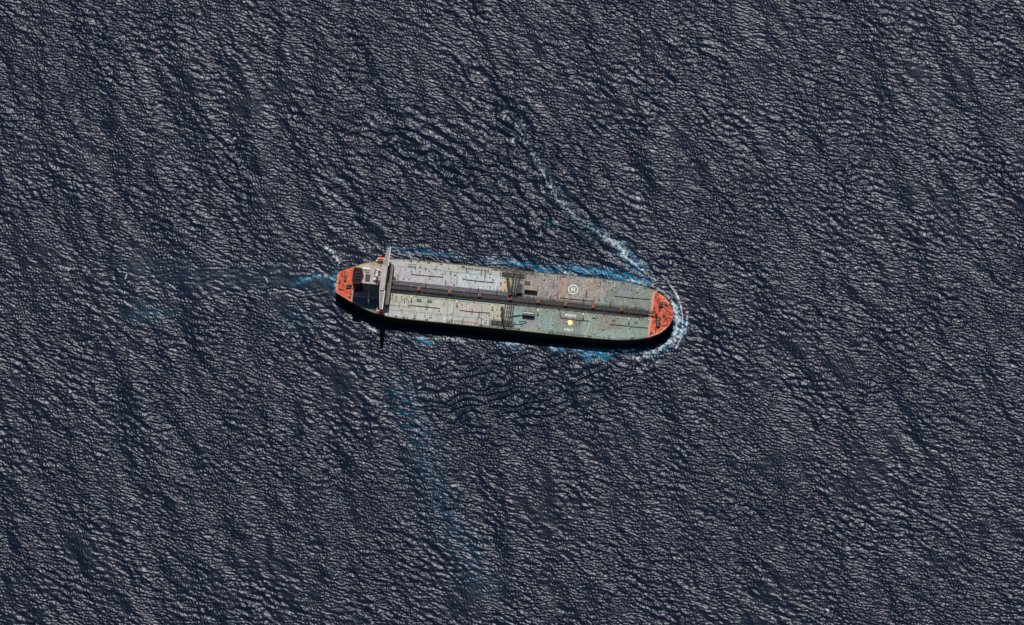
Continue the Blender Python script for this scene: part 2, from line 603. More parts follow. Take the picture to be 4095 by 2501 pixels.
def word(name, text, px, py, width, height):
    cu = bpy.data.curves.new(name, "FONT")
    cu.body = text
    cu.align_x = "CENTER"; cu.align_y = "CENTER"
    cu.offset = 0.03
    cu.space_character = 1.3
    tmp = bpy.data.objects.new(name + "_tmp", cu)
    COL.objects.link(tmp)
    bpy.context.view_layer.update()
    me = bpy.data.meshes.new_from_object(tmp.evaluated_get(bpy.context.evaluated_depsgraph_get()))
    bpy.data.objects.remove(tmp)
    v = np.empty(len(me.vertices) * 3); me.vertices.foreach_get("co", v); v = v.reshape(-1, 3)
    cx, cy = (v[:, 0].max() + v[:, 0].min()) / 2, (v[:, 1].max() + v[:, 1].min()) / 2
    v[:, 0] = (v[:, 0] - cx) * width / np.ptp(v[:, 0])
    v[:, 1] = (v[:, 1] - cy) * height / np.ptp(v[:, 1])
    me.vertices.foreach_set("co", v.ravel())
    me.materials.clear(); me.materials.append(M["mark"])
    me.name = name
    o = bpy.data.objects.new(name, me)
    COL.objects.link(o)
    o.parent = ship
    o.location = (*D(px, py), FB + 0.1)
    return o


word("deck_lettering", "WINCH", 2281, 1262, 11.0, 2.7)
word("deck_lettering", "ONLY", 2274.5, 1319.5, 9.2, 2.7)

# ------------------------------------------------------------------ cargo pipes down the centreline
XA = X(1566)
XE = X(2618)
# northern pale cargo lines (aft of the manifold)
for k, y in enumerate((7.2, 6.0, 4.8, 3.6)):
    MB().tube([(XA, y, FB + 1.6), (X(2045), y - .2, FB + 1.6)], 0.24).build("cargo_pipe", M["pipe_pale"], ship, smooth=True)
for k, (y, mm) in enumerate(((2.3, "pipe_dark"), (1.1, "pipe_grey"), (-2.1, "pipe_dark"), (-3.2, "pipe_dark"), (-4.3, "pipe_grey"))):
    MB().tube([(XA, y, FB + 1.5), (XE - 3 * k, y, FB + 1.5)], 0.33).build("cargo_pipe", M[mm], ship, smooth=True)
for k, y in enumerate((3.6, 4.6)):
    MB().tube([(X(2050), y, FB + 1.3), (XE - 10, y, FB + 1.3)], 0.22).build("cargo_pipe", M["pipe_grey"], ship, smooth=True)
# catwalk with grating
cw = MB()
cw.box(XA, XE, -1.3, 0.2, FB + 2.9, FB + 3.05)
x = XA
while x < XE:
    for y in (-1.2, 0.1):
        cw.box(x - .08, x + .08, y - .08, y + .08, FB, FB + 2.9)
    x += 8
cwo = cw.build("catwalk", M["pipe_dark"], ship)
for y in (-1.25, 0.15):
    railing("catwalk_railing", [(XA, y), (XE, y)], FB + 3.05, cwo)
# sleepers that carry the pipes
sp = MB()
x = XA + 2
tray = MB()
n_s = 0
while x < XE - 4:
    w = 7.9 if x < X(2045) else 5.2
    sp.box(x - .12, x + .12, -4.9, w, FB + .95, FB + 1.2)
    for y in (-4.7, -2.6, 2.7, w - .2):
        sp.box(x - .1, x + .1, y - .1, y + .1, FB, FB + .95)
    x += 4.2
sp.build("pipe_support", M["pipe_dark"], ship)
tr = MB()
tr.box(XA, X(2070), -4.6, 7.7, FB + .3, FB + .42)
tr.box(X(2070) + .1, XE - 6, -3.9, 2.4, FB + .3, FB + .42)
tr.build("pipe_tray", mat("dark_tray", (0.04, 0.041, 0.045), 0.7, 0.35, 0.5, 0.1), ship)  # plain dark sheet under the whole pipe bundle
# cross lines dropping to the tanks
for (px, side) in ((1700, 1), (1716, -1), (1880, 1), (1790, -1), (1900, -1), (1985, 1), (2110, 1), (2200, 1), (2330, 1), (2240, -1), (2440, 1), (2420, -1), (2540, 1), (2560, -1), (1910, 1), (1668, -1)):
    x_ = X(px)
    y0_ = 7.0 * (1 if side > 0 else -.7)
    MB().tube([(x_, side * 2, FB + 2.1), (x_, y0_ + side * 1.0, FB + 2.1), (x_, y0_ + side * 1.6, FB + 1.5), (x_, y0_ + side * 1.7, FB)], 0.25, 6).build("branch_pipe", M["pipe_dark"], ship, smooth=True)

# orange foam monitor platforms over the pipes
mp0 = empty("monitor_platform", ship, (0, 0, 0))
q = MB()
q.box(-1.7, 1.7, -1.6, 1.6, 3.4, 3.6)
for a in (-1.5, 1.5):
    for b_ in (-1.4, 1.4):
        q.box(a - .12, a + .12, b_ - .12, b_ + .12, 0, 3.4)
q.build("platform", M["orange"], mp0)
q = MB()
for s_ in (-1, 1):
    q.bar((-1.7, s_ * 1.55, 4.5), (1.7, s_ * 1.55, 4.5), .14, .14)
    q.bar((s_ * 1.65, -1.5, 4.5), (s_ * 1.65, 1.5, 4.5), .14, .14)
    for t in (-1.6, 0, 1.6):
        q.box(t - .06, t + .06, s_ * 1.55 - .06, s_ * 1.55 + .06, 3.6, 4.42)
q.build("guard_rail", M["darkred"], mp0)
q = MB()
q.cyl(0, 0, 3.6, 4.7, .3, .25)
q.tube([(0, 0, 4.7), (.5, .2, 5.0), (1.9, .5, 5.4)], .18)
q.build("fire_monitor", M["darkred"], mp0)
plats = [(1675.6, 1155), (1799, 1168), (1918, 1181), (2040.7, 1194), (2153, 1206), (2263.8, 1217), (2373, 1226), (2487, 1237)]
for i, (a, b_) in enumerate(plats):
    x_, y_ = D(a, b_, FB + 3.5)
    o = mp0 if i == 0 else dup(mp0, (0, 0, 0))
    o.location = (x_, y_, FB)

# ------------------------------------------------------------------ stripping / service pipes on deck
def deck_pipe(pts, r, material, h=0.6, name="service_pipe"):
    p = pl(*pts)
    mb = MB().tube([(a[0], a[1], FB + h) for a in p], r, 6)
    for a in p:
        mb.box(a[0] - .12, a[0] + .12, a[1] - .12, a[1] + .12, FB, FB + h)
    return mb.build(name, M[material], ship)


for pts in (((1642, 1085), (1647, 1087), (1646, 1098), (1700, 1103.5), (1771, 1109.5), (1771, 1098), (1766, 1097)),
            ((1851, 1108), (1851, 1118), (1900, 1124), (1973, 1131), (1974, 1121), (1968, 1119)),
            ((1634, 1230), (1635, 1222), (1700, 1228), (1758, 1234), (1757, 1246), (1752, 1246)),
            ((1838, 1242), (1890, 1248), (1959, 1253), (1958, 1262)),
            ((2458, 1185), (2540, 1194), (2598, 1199)),
            ((2440, 1298), (2500, 1304), (2515, 1305)),
            ((2241, 1272), (2300, 1280), (2358, 1285)),
            ((2241, 1272), (2243, 1250)),
            ((2240, 1192), (2300, 1198), (2374, 1206), (2380, 1190)),
            ((2518, 1307), (2590, 1312))):
    deck_pipe(pts, 0.28, "pipe_dark")
for (px, py, L) in ((1719, 1110.6, 15), (1900, 1127.5, 16), (1707.6, 1228.6, 20), (1888.5, 1247, 20), (2530, 1193, 9), (2519, 1311, 12), (2344, 1172, 20), (2318, 1292, 14), (1592, 1112, 18), (1585, 1195, 18), (1776, 1218, 12), (1782, 1130, 16)):
    deck_pipe([(px + L * .05, py - L / 2), (px - L * .05, py + L / 2)], 0.3, "pipe_dark", 0.9, "valve_stem")
for pts in (((1646, 1098), (1643, 1136)), ((1600, 1081), (1598, 1100), (1583, 1099)), ((1805, 1090), (1803, 1130), (1811, 1134)),
            ((1876, 1127), (1872, 1160)), ((1937, 1080), (1939, 1128)), ((1934, 1130), (1931, 1165)), ((1634, 1222), (1636, 1193)),
            ((1867, 1208), (1865, 1243)), ((1926, 1215), (1925, 1250)), ((1791, 1205), (1789, 1290)), ((1908, 1272), (1905, 1297)),
            ((2190, 1168), (2192, 1186), (2199, 1200)), ((2226, 1172), (2235, 1200), (2233, 1225)), ((1558, 1220), (1640, 1230)),
            ((1784, 1127), (1785, 1141), (1795, 1143)), ((1985, 1146), (1984, 1158), (1996, 1160)), ((1832, 1069), (1940, 1081), (1942, 1086)),
            ((2000, 1168), (2008, 1130)), ((2100, 1095), (2200, 1105)), ((2240, 1107), (2300, 1114)), ((2000, 1079), (2095, 1090)),
            ((2160, 1322), (2270, 1334), (2400, 1348)), ((2200, 1331), (2330, 1344))):
    deck_pipe(pts, 0.12, "pipe_grey", 0.4)
for (px, py, L) in ((1662, 1075, 8), (1702, 1076, 8), (1801, 1092, 12), (1866, 1083, 14), (1925, 1090, 26), (1941, 1100, 40), (1952, 1084, 18), (2003, 1135, 10), (1960, 1150, 10),
                    (1916, 1262, 22), (1925, 1285, 24), (1851, 1285, 20), (1806, 1285, 14), (1700, 1262, 8), (1618, 1205, 14), (1608, 1250, 8), (2135, 1186, 22), (2120, 1188, 14), (2150, 1150, 14),
                    (2187, 1176, 14), (2230, 1184, 20), (2345, 1178, 22), (2213, 1146, 10), (2396, 1200, 12), (2420, 1196, 10), (2452, 1206, 10), (2172, 1220, 8), (2295, 1219, 10), (2505, 1226, 8),
                    (2210, 1330, 16), (2258, 1340, 10), (2350, 1346, 8), (2085, 1300, 12), (2230, 1112, 14), (2240, 1112, 12), (2400, 1130, 10), (1585, 1150, 12), (1570, 1180, 14), (1975, 1275, 18)):
    deck_pipe([(px + L * .05, py - L / 2), (px - L * .05, py + L / 2)], 0.34, "pipe_dark", 1.1, "vertical_pipe_run")
for pts in (((2460, 1351), (2520, 1353), (2580, 1346), (2640, 1326)), ((2440, 1354), (2520, 1357), (2590, 1350))):
    deck_pipe(pts, 0.13, "pipe_pale", 0.3, "edge_pipe")

# ------------------------------------------------------------------ tank hatches (green base, two white caps)
th = empty("tank_hatch", ship)
q = MB(); q.box(-1.1, 1.1, -2.3, 2.3, 0, .35, .15); q.build("hatch_base", M["green"], th)
for s_ in (1.2, -0.7):
    q = MB(); q.cyl(0, s_, .35, 1.15, .62, .58); q.dome(0, s_, 1.15, .55, flat=.4); q.build("hatch_cap", M["mark"], th, smooth=False)
hl = [(1638, 1060.5), (1648.6, 1061.5), (1659.4, 1062), (1681, 1063.5), (1742, 1070), (1661, 1259), (1722, 1265.5), (1961.5, 1092),
      (1942, 1286), (2159, 1307), (2175, 1114), (2458, 1145), (2379, 1331), (2438, 1338), (2549, 1162)]
for i, (a, b_) in enumerate(hl):
    x_, y_ = D(a, b_)
    (th if i == 0 else dup(th, (0, 0, 0))).location = (x_, y_, FB)

# white-topped vent posts
vp = empty("vent_post", ship)
q = MB(); q.cyl(0, 0, 0, 5.0, .32, .25, 10); q.build("post", M["grey"], vp)
q = MB(); q.cyl(0, 0, 5.0, 5.9, .95, .85, 12); q.dome(0, 0, 5.9, .8, flat=.5); q.build("vent_cap", M["mark"], vp)
q = MB(); q.box(-.8, .8, -.8, .8, 0, .5, .15); q.build("post_base", M["yellow"], vp)
for i, (a, b_) in enumerate([(1644.6, 1187), (1827, 1206), (1968.7, 1221), (2150.8, 1240.5), (2332, 1257), (2514.6, 1276)]):
    x_, y_ = D(a, b_, FB + 6)
    (vp if i == 0 else dup(vp, (0, 0, 0))).location = (x_, y_, FB)

# mushroom vents and small gauges
mv = empty("mushroom_vent", ship)
q = MB(); q.cyl(0, 0, 0, 1.1, .3, .3, 8); q.build("vent_pipe", M["pipe_dark"], mv)
q = MB(); q.cyl(0, 0, 1.1, 1.35, .62, .5, 10); q.dome(0, 0, 1.35, .5, flat=.5); q.build("vent_head", M["white"], mv)
spots = [(1621, 1075), (1781, 1091), (1607, 1183), (1634, 1201), (1762, 1252), (1604, 1236), (1848, 1216), (2063, 1288), (2186, 1240), (2218, 1241),
         (2378, 1266), (2372, 1266), (2470, 1270), (2413, 1314), (2208, 1296), (2205, 1316), (2429, 1162), (2424, 1200), (1819, 1098), (1815, 1138),
         (1805, 1252), (1568, 1191), (1553, 1257), (2594, 1280), (2650, 1205), (2657, 1206), (2613, 1326), (2614, 1332), (2651, 1313), (2654, 1319),
         (1688, 1176), (1643, 1142), (1643, 1149), (1853, 1162), (1853, 1170), (2089, 1256), (2003, 1158), (2396, 1138), (2398, 1142)]
for i, (a, b_) in enumerate(spots):
    x_, y_ = D(a, b_, FB + 1.3)
    (mv if i == 0 else dup(mv, (0, 0, 0))).location = (x_, y_, FB)
# dark valves / tank cleaning covers
dv = empty("valve", ship)
q = MB(); q.cyl(0, 0, 0, .7, .55, .5, 10); q.build("valve_body", M["black"], dv)
q = MB(); q.cyl(0, 0, .7, 1.1, .12, .12, 6); q.cyl(0, 0, 1.1, 1.2, .45, .45, 10); q.build("handwheel", M["darkred"], dv)
spots = [(1615, 1116), (1636, 1116), (1680, 1087), (1716, 1085), (1796, 1076), (1821, 1101), (1817, 1138), (1806, 1254), (1628, 1197), (1606, 1194),
         (1864, 1108), (1908, 1112), (1959, 1111), (1872, 1088), (2002, 1133), (2019, 1129), (2018, 1161), (1991, 1263), (1988, 1239), (1956, 1262),
         (2226, 1143), (2222, 1182), (2210, 1200), (2446, 1160), (2424, 1203), (2526, 1161), (2399, 1140), (2435, 1132), (2425, 1130), (1616, 1035.5 + 4),
         (2178, 1120), (2209, 1300), (2427, 1287), (2436, 1312), (2414, 1318), (2549, 1170), (2243, 1340), (2330, 1343), (2416, 1350), (2533, 1351),
         (2107, 1090 + 5), (2178, 1100), (2248, 1107), (1630, 1271 + 2), (2270, 1293), (2100, 1240), (2460, 1263), (2390, 1271)]
for i, (a, b_) in enumerate(spots):
    x_, y_ = D(a, b_)
    (dv if i == 0 else dup(dv, (0, 0, 0))).location = (x_, y_, FB)

# green hatches south of the pipes
gh = empty("cargo_hatch", ship)
q = MB(); q.box(-2.5, 2.5, -1.5, 1.5, 0, .9, .2); q.build("coaming", M["green"], gh)
q = MB(); q.cyl(-1.0, 0, .9, 1.15, .8, .7, 12); q.cyl(1.2, .1, .9, 1.1, .6, .5, 12); q.build("hatch_lid", M["grey"], gh)
for i, (a, b_) in enumerate([(1676, 1201), (1718, 1205), (2456, 1280), (2545, 1289), (2376, 1270)]):
    x_, y_ = D(a, b_)
    o = gh if i == 0 else dup(gh, (0, 0, 0))
    o.location = (x_, y_, FB)
    if i > 1: o.scale = (.75, .8, 1)

# bollard pairs and fairleads along both edges
bd = empty("bollard", ship)
q = MB(); q.box(-1.4, 1.4, -.45, .45, 0, .25, .08); q.build("bollard_base", M["grey"], bd)
for t in (-.85, .85):
    MB().cyl(t, 0, .25, 1.1, .36, .36, 10).cyl(t, 0, 1.1, 1.25, .45, .45, 10).build("bollard_post", M["black"], bd)
i = 0
for px in (1620, 1650, 1692, 1742, 1830, 1960, 2110, 2235, 2395, 2470, 2560):
    for s_ in (1, -1):
        x_ = X(px + (8 if s_ > 0 else -20))
        o = bd if i == 0 else dup(bd, (0, 0, 0))
        o.location = (x_, s_ * (halfs(x_) - 1.7), FB)
        i += 1

# ------------------------------------------------------------------ manifolds
XM0, XM1 = X(2016), X(2068)
# transverse loading lines
for k in range(6):
    x_ = X(2040 + 5.2 * k)
    MB().tube([(x_, 4.6, FB + 2.2), (x_, 20.5, FB + 2.2), (x_, 22, FB + 1.8), (x_, 24.5, FB + 1.8)], 0.34 if k % 2 else 0.26).build("manifold_pipe", M["pipe_pale" if k in (2, 4) else "pipe_grey"], ship, smooth=True)
for k in range(5):
    x_ = X(2026 + 8.2 * k)
    MB().tube([(x_, -4.6, FB + 2.2), (x_, -20.5, FB + 2.2), (x_, -22, FB + 1.8), (x_, -25, FB + 1.8)], 0.30 if k % 2 else 0.22).build("manifold_pipe", M["pipe_dark"], ship, smooth=True)


def rack(name, xa, xb, ya, yb, z, nx, ny, material):
    mb = MB()
    for i in range(nx + 1):
        x_ = xa + (xb - xa) * i / nx
        mb.box(x_ - .14, x_ + .14, min(ya, yb), max(ya, yb), z - .12, z + .12)
    for j in range(ny + 1):
        y_ = ya + (yb - ya) * j / ny
        mb.box(min(xa, xb), max(xa, xb), y_ - .14, y_ + .14, z + .13, z + .36)
    for x_ in (xa, xb, (xa + xb) / 2):
        for y_ in (ya, yb):
            mb.box(x_ - .15, x_ + .15, y_ - .15, y_ + .15, FB, z - .12)
    return mb.build(name, material, ship)


for s_ in (1, -1):
    xa, xb = (X(1990), X(2092)) if s_ > 0 else (X(1972), X(2070))
    tray = MB(); tray.box(xa + 2, xb - 2, s_ * 23.0, s_ * 27.6, FB + .02, FB + .5, .2)
    tray.build("drip_tray", M["pipe_dark"], ship)
    rack("manifold_platform", xa, xb, s_ * 22.8, s_ * 28.0, FB + 2.8, 13, 3, M["pipe_dark"])
    # manifold end flanges
    for k in range(12):
        x_ = xa + 2 + (xb - xa - 4) * k / 11
        MB().tube([(x_, s_ * 23.2, FB + 1.5), (x_, s_ * 26.9, FB + 1.5)], .38, 8).tube([(x_, s_ * 26.92, FB + 1.5), (x_, s_ * 27.2, FB + 1.5)], .62, 10).build("loading_arm_flange", M["darkred" if k % 3 == 0 else "pipe_pale"], ship)
    # rail frame forming a long ladder outboard
    mb = MB()
    for y_ in (29.0, 29.9):
        mb.box(xa - 10, xb + 6, s_ * y_ - .08, s_ * y_ + .08, FB + 1.2, FB + 1.4)
    x_ = xa - 10
    while x_ < xb + 6:
        mb.box(x_ - .09, x_ + .09, min(s_ * 28.8, s_ * 30), max(s_ * 28.8, s_ * 30), FB + 1.0, FB + 1.19)
        mb.box(x_ - .09, x_ + .09, s_ * 29.4 - .1, s_ * 29.4 + .1, FB, FB + 1.0)
        x_ += 1.7
    mb.build("hose_rail", M["pipe_dark"], ship)
rack("pipe_rack", X(2042), X(2068), 5.5, 20.5, FB + 3.8, 2, 4, M["pipe_dark"])
rack("pipe_rack", X(2024), X(2060), -20, -6, FB + 3.4, 1, 3, M["pipe_dark"])
# aft guard rail frames on the side decks near x = 1850..1940 px
for s_, xa, xb in ((1, X(1838), X(1945)), (-1, X(1800), X(1930))):
    mb = MB()
    mb.box(xa, xb, s_ * 27.4 - .09, s_ * 27.4 + .09, FB + 1.0, FB + 1.2)
    x_ = xa
    while x_ <= xb:
        mb.box(x_ - .1, x_ + .1, min(s_ * 27.52, s_ * 29.9), max(s_ * 27.52, s_ * 29.9), FB + .9, FB + 1.08)
        mb.box(x_ - .1, x_ + .1, s_ * 28.2 - .1, s_ * 28.2 + .1, FB, FB + .9)
        x_ += 3.1
    mb.build("hose_rail", M["pipe_dark" if s_ > 0 else "darkred"], ship)


# hose cranes: pedestal by the pipes, boom stowed athwartships
def crane(px, py0, px2, py2, s_):
    e = empty("hose_crane", ship)
    x0, y0 = D(px, py0, FB + 7)
    x1, y1 = D(px2, py2, FB + 6.5)
    e.location = (x0, y0, FB)
    ax, ay = x1 - x0, y1 - y0
    MB().cyl(0, 0, 0, 6.0, 1.25, 1.1, 16).build("pedestal", M["olive"], e)
    q = MB(); q.box(-1.6, 1.6, -1.6, 1.6, 6.0, 8.0, .3); q.build("slew_housing", M["olive"], e)
    L = math.hypot(ax, ay)
    ux, uy = ax / L, ay / L
    q = MB()
    q.bar((ux, uy, 7.4), (ux + (ax - ux) * .6, uy + (ay - uy) * .6, 6.8), 2.5, 1.0)
    q.bar((ux + (ax - ux) * .601, uy + (ay - uy) * .601, 6.8), (ax, ay, 6.4), 1.7, .8)
    n = 0
    for k in range(1, n):
        t = k / n
        w = .8 * (1 - t) + .32 * t
        q.bar((ax * t - uy * w, ay * t + ux * w, 7.3 - t * .9), (ax * t + uy * w, ay * t - ux * w, 7.3 - t * .9), .25, .3)
    q.build("boom", M["olive"], e)
    MB().box(ax - .5, ax + .5, ay - .5, ay + .5, 4.6, 5.9, .2).build("hook_block", M["yellow"], e)
    MB().box(ux * -1 - 1.0, ux * -1 + 1.0, -uy * 2.9 - .9, -uy * 2.9 + .9, 5.6, 7.6, .2).build("cab", M["grey"], e)
    return e


crane(2040, 1165, 2025, 1081, 1)
crane(2008, 1238, 2018, 1300, -1)

# curved cargo hoses
for pts in (((2030, 1274), (2055, 1268), (2088, 1263)), ((2050, 1300), (2078, 1298), (2103, 1293), (2108, 1289), (2098, 1286), (2075, 1288)), ((2052, 1265), (2075, 1262), (2090, 1262))):
    p = pl(*pts)
    MB().tube([(a[0], a[1], FB + .35) for a in p], .3, 8).build("cargo_hose", M["hose"], ship, smooth=True)


# deckhouses
def deckhouse(name, pxa, pxb, pya, pyb, h, roofm, wallm, roof_extra=None):
    xa, ya = D(pxa, pya, FB + h)
    xb, yb = D(pxb, pyb, FB + h)
    yc = (D(pxa, pya, FB + h)[1] + D(pxa, pyb, FB + h)[1]) / 2 + (D(pxb, pya, FB + h)[1] - D(pxa, pya, FB + h)[1]) / 2
    hh = abs(D(pxa, pya, FB + h)[1] - D(pxa, pyb, FB + h)[1]) / 2
    e = empty(name, ship, ((xa + xb) / 2, yc, FB))
    w = abs(xb - xa) / 2
    MB().box(-w + .15, w - .15, -hh + .15, hh - .15, 0, h - .25).build("wall", wallm, e)
    MB().box(-w, w, -hh, hh, h - .25, h, .08).build("roof", roofm, e)
    MB().box(-.45, .45, -hh + .09, -hh + .149, .1, 2.2).build("door", M["darkred"], e)
    for t in (-.6, .6):
        MB().cyl(t * w, 0, h, h + .7, .3, .3, 8).build("roof_vent", M["grey"], e)
    return e, w, hh


deckhouse("foam_room", 2098, 2148, 1143, 1161, 5.8, M["tan"], M["grey"])
deckhouse("paint_store", 2097, 2119, 1125, 1139, 3.2, mat("rusty_roof", (0.12, 0.06, 0.045), .8, .3, .8, .3), M["grey"])
e, w, hh = deckhouse("pump_house", 2089, 2137, 1245, 1262, 4.8, M["grey"], M["black"])
MB().box(-w + 1, w - 1, -.4, .4, 5.5, 5.7).build("roof_ridge", M["white"], e)
# black box put in for the shadow beside the foam room, ladder between
q = MB(); xx, yy = D(2078, 1150, FB + 5); q.box(xx - 3.1, xx + 3.1, yy - 6, yy + 4, FB, FB + 4.2, .4); q.build("shadow_box", M["black"], ship)
q = MB()
xx, yy = D(2092, 1150, FB + 5)
for k in range(12):
    q.box(xx - .7, xx + .7, yy + 8 - k * 1.2 - .12, yy + 8 - k * 1.2 + .12, FB + 4.4, FB + 4.6)
for s_ in (-.8, .8):
    q.box(xx + s_ - .1, xx + s_ + .1, yy - 5.6, yy + 8.4, FB + 4.35, FB + 4.62)
    for yy2 in (yy - 5, yy + 8):
        q.box(xx + s_ - .1, xx + s_ + .1, yy2 - .1, yy2 + .1, FB, FB + 4.35)
q.build("access_ladder", M["pipe_pale"], ship)

# ------------------------------------------------------------------ mooring gear
def winch(px, py, L, W, rz, drum=2, base="darkred"):
    e = empty("mooring_winch", ship, (*D(px, py, FB + 1), FB), rz)
    MB().box(-W / 2, W / 2, -L / 2, L / 2, 0, .3, .08).build("bed", M[base], e)
    for k in range(drum):
        y_ = -L / 2 + L * (k + .5) / drum
        q = MB().tube([(0, y_ - L * .16, 1.3), (0, y_ + L * .16, 1.3)], W * .26, 14)
        for s_ in (-1, 1):
            q.tube([(0, y_ + s_ * L * .17, 1.3), (0, y_ + s_ * L * .2, 1.3)], W * .42, 14)
        q.build("drum", M["grey"], e)
    MB().box(-W * .3, W * .3, -W * .35, W * .35, .3, 2.1, .2).build("gearbox", M["green"], e)
    return e


winch(2643, 1219, 4.6, 4.6, 0)
winch(2632, 1288, 9.0, 4.6, 0.12, 3)
winch(2663, 1218, 3.6, 2.6, .5, 1)
winch(2655, 1262, 2.4, 2.4, .2, 1)
winch(1380, 1113, 6.2, 2.6, 0, 2)
winch(1396, 1145, 3.2, 5.4, 0.1, 1)
winch(1358, 1128, 3.6, 1.8, 0, 1)
winch(1387, 1150, 4.0, 1.8, 0, 1)
# anchor chains and mooring lines on the forecastle
for pts, r_, mm in ((((2650, 1262), (2662, 1275), (2672, 1290)), .22, "black"), (((2646, 1224), (2662, 1238), (2682, 1253)), .25, "black"),
                    (((2652, 1291), (2660, 1280), (2672, 1273), (2680, 1270)), .25, "darkred"), (((2640, 1232), (2637, 1248)), .8, "darkred"),
                    (((2622, 1190), (2624, 1184)), .5, "darkred"), (((2634, 1192), (2636, 1203)), .3, "darkred"), (((2641, 1190), (2641, 1205)), .18, "darkred"),
                    (((2629, 1200), (2631, 1212)), .4, "darkred"), (((2624, 1230), (2612, 1234), (2613, 1242)), .25, "darkred"),
                    (((2618, 1238), (2624, 1257)), .35, "black"), (((2612, 1283), (2640, 1290)), .2, "darkred"), (((2622, 1310), (2621, 1330)), .3, "darkred"),
                    (((2600, 1333), (2612, 1330)), .35, "darkred"), (((2668, 1262), (2676, 1256), (2690, 1262)), .2, "darkred"),
                    (((2651, 1308), (2660, 1300)), .4, "black"), (((2606, 1240), (2606, 1272)), .2, "darkred"),
                    (((2628, 1250), (2627, 1272), (2608, 1271)), .22, "darkred"), (((1371, 1082), (1371, 1097), (1362, 1105)), .3, "darkred"),
                    (((1378, 1085), (1378, 1096)), .4, "darkred"), (((1362, 1104), (1370, 1108)), .35, "darkred"), (((1356, 1157), (1366, 1160), (1376, 1162)), .3, "darkred"),
                    (((1404, 1186), (1399, 1192)), .35, "darkred"), (((1376, 1190), (1386, 1199), (1400, 1208)), .25, "darkred")):
    p = pl(*pts)
    MB().tube([(a[0], a[1], FB + .45) for a in p], r_, 6).build("mooring_line", M[mm], ship)
for (px, py) in ((1374, 1141), (1404, 1176), (1413, 1157), (1344, 1115), (1360, 1158), (2605, 1336), (2668, 1300), (2681, 1276), (2676, 1222), (2630, 1176), (1400, 1190)):
    x_, y_ = D(px, py)
    dup(bd, (x_, y_, FB), 0.8 * (1 if py > 1200 else -1))
# foremast at the end of the catwalk
e = empty("foremast", ship, (*D(2625, 1262), FB))
MB().cyl(0, 0, 0, 9, .35, .2, 10).build("mast_pole", M["grey"], e)
MB().box(-.2, .2, -1.6, 1.6, 6.8, 7.1).build("crosstree", M["grey"], e)
MB().box(-1.3, 1.3, -1.3, 1.3, 0, 2.2, .2).build("mast_house", M["darkred"], e)

# ================================================================== SUPERSTRUCTURE
HT = 27.5                         # house roof above the deck
e_h = empty("accommodation", ship, (0, 0, 0))
xa, _ = D(1452, 1100, FB + HT)
xb, _ = D(1529, 1105, FB + HT)
yN = D(1495, 1066, FB + HT)[1]
yS = D(1495, 1136, FB + HT)[1]
# aft casing, stepped in tiers
wall = MB()
zt = FB
tiers = 9
th_ = HT / tiers
for k in range(tiers):
    ins = 0.0 if k else -.05
    wall.box(xa, xb - .02, yS + .1 * (k % 2), yN - .1 * (k % 2), FB + k * th_ + (.0 if k == 0 else .0), FB + (k + 1) * th_ - .18)
    wall.box(xa - .25, xb - .03, yS - .3, yN + .3, FB + (k + 1) * th_ - .18, FB + (k + 1) * th_ - .001 * k)
wl = wall.build("casing", M["facade"], e_h)
MB().box(xa - .24, xb - .04, yS - .29, yN + .29, FB + HT + .01, FB + HT + .07).build("casing_roof", M["housetop"], e_h)
# wide front block
fx0, fx1 = xb, D(1543.5, 1105, FB + HT)[0]
fb = MB()
FW = 20.5
for k in range(tiers - 1):
    fb.box(fx0, fx1 - .3, -FW, FW, FB + k * th_, FB + (k + 1) * th_ - .2)
    fb.box(fx0 - .02, fx1, -FW - .4, FW + .4, FB + (k + 1) * th_ - .2, FB + (k + 1) * th_)
fbo = fb.build("front_block", M["facade"], e_h)
sx1 = D(1562, 1160, FB + 9)[0]
q = MB()
for k in range(4):
    q.box(fx1 + .02, sx1 - .25, -FW, FW, FB + k * 2.4, FB + k * 2.4 + 2.2)
    q.box(fx1 + .01, sx1, -FW - .3, FW + .3, FB + k * 2.4 + 2.2, FB + (k + 1) * 2.4)
q.build("lower_front_tier", M["tierdeck"], e_h)
q = MB()
for y_ in np.linspace(-19, 19, 13):
    q.box(sx1 - .6, sx1 - .5, y_ - .06, y_ + .06, FB + 9.6, FB + 10.6)
q.box(sx1 - .6, sx1 - .5, -19.1, 19.1, FB + 10.61, FB + 10.7)
q.build("tier_railing", M["white"], e_h)
# windows on the front and on the side of the casing
wq = MB()
n_w = 0
wproto = None
for k in range(1, tiers - 1):
    for j in range(11):
        y_ = -18 + j * 3.6
        q = MB().box(-.04, .04, -.5, .5, 0, 1.0)
        if wproto is None:
            wproto = q.build("window", M["glass"], e_h)
            o = wproto
        else:
            o = wproto.copy(); COL.objects.link(o)
        o.location = (fx1 - .27, y_, FB + k * th_ + .9)
        n_w += 1
for k in range(1, 4):
    for j in range(7):
        o = wproto.copy(); COL.objects.link(o)
        o.rotation_euler[2] = math.pi / 2
        o.location = (xa + 2.5 + j * 2.6, yS + .02, FB + (k * 2) * th_ + .9)
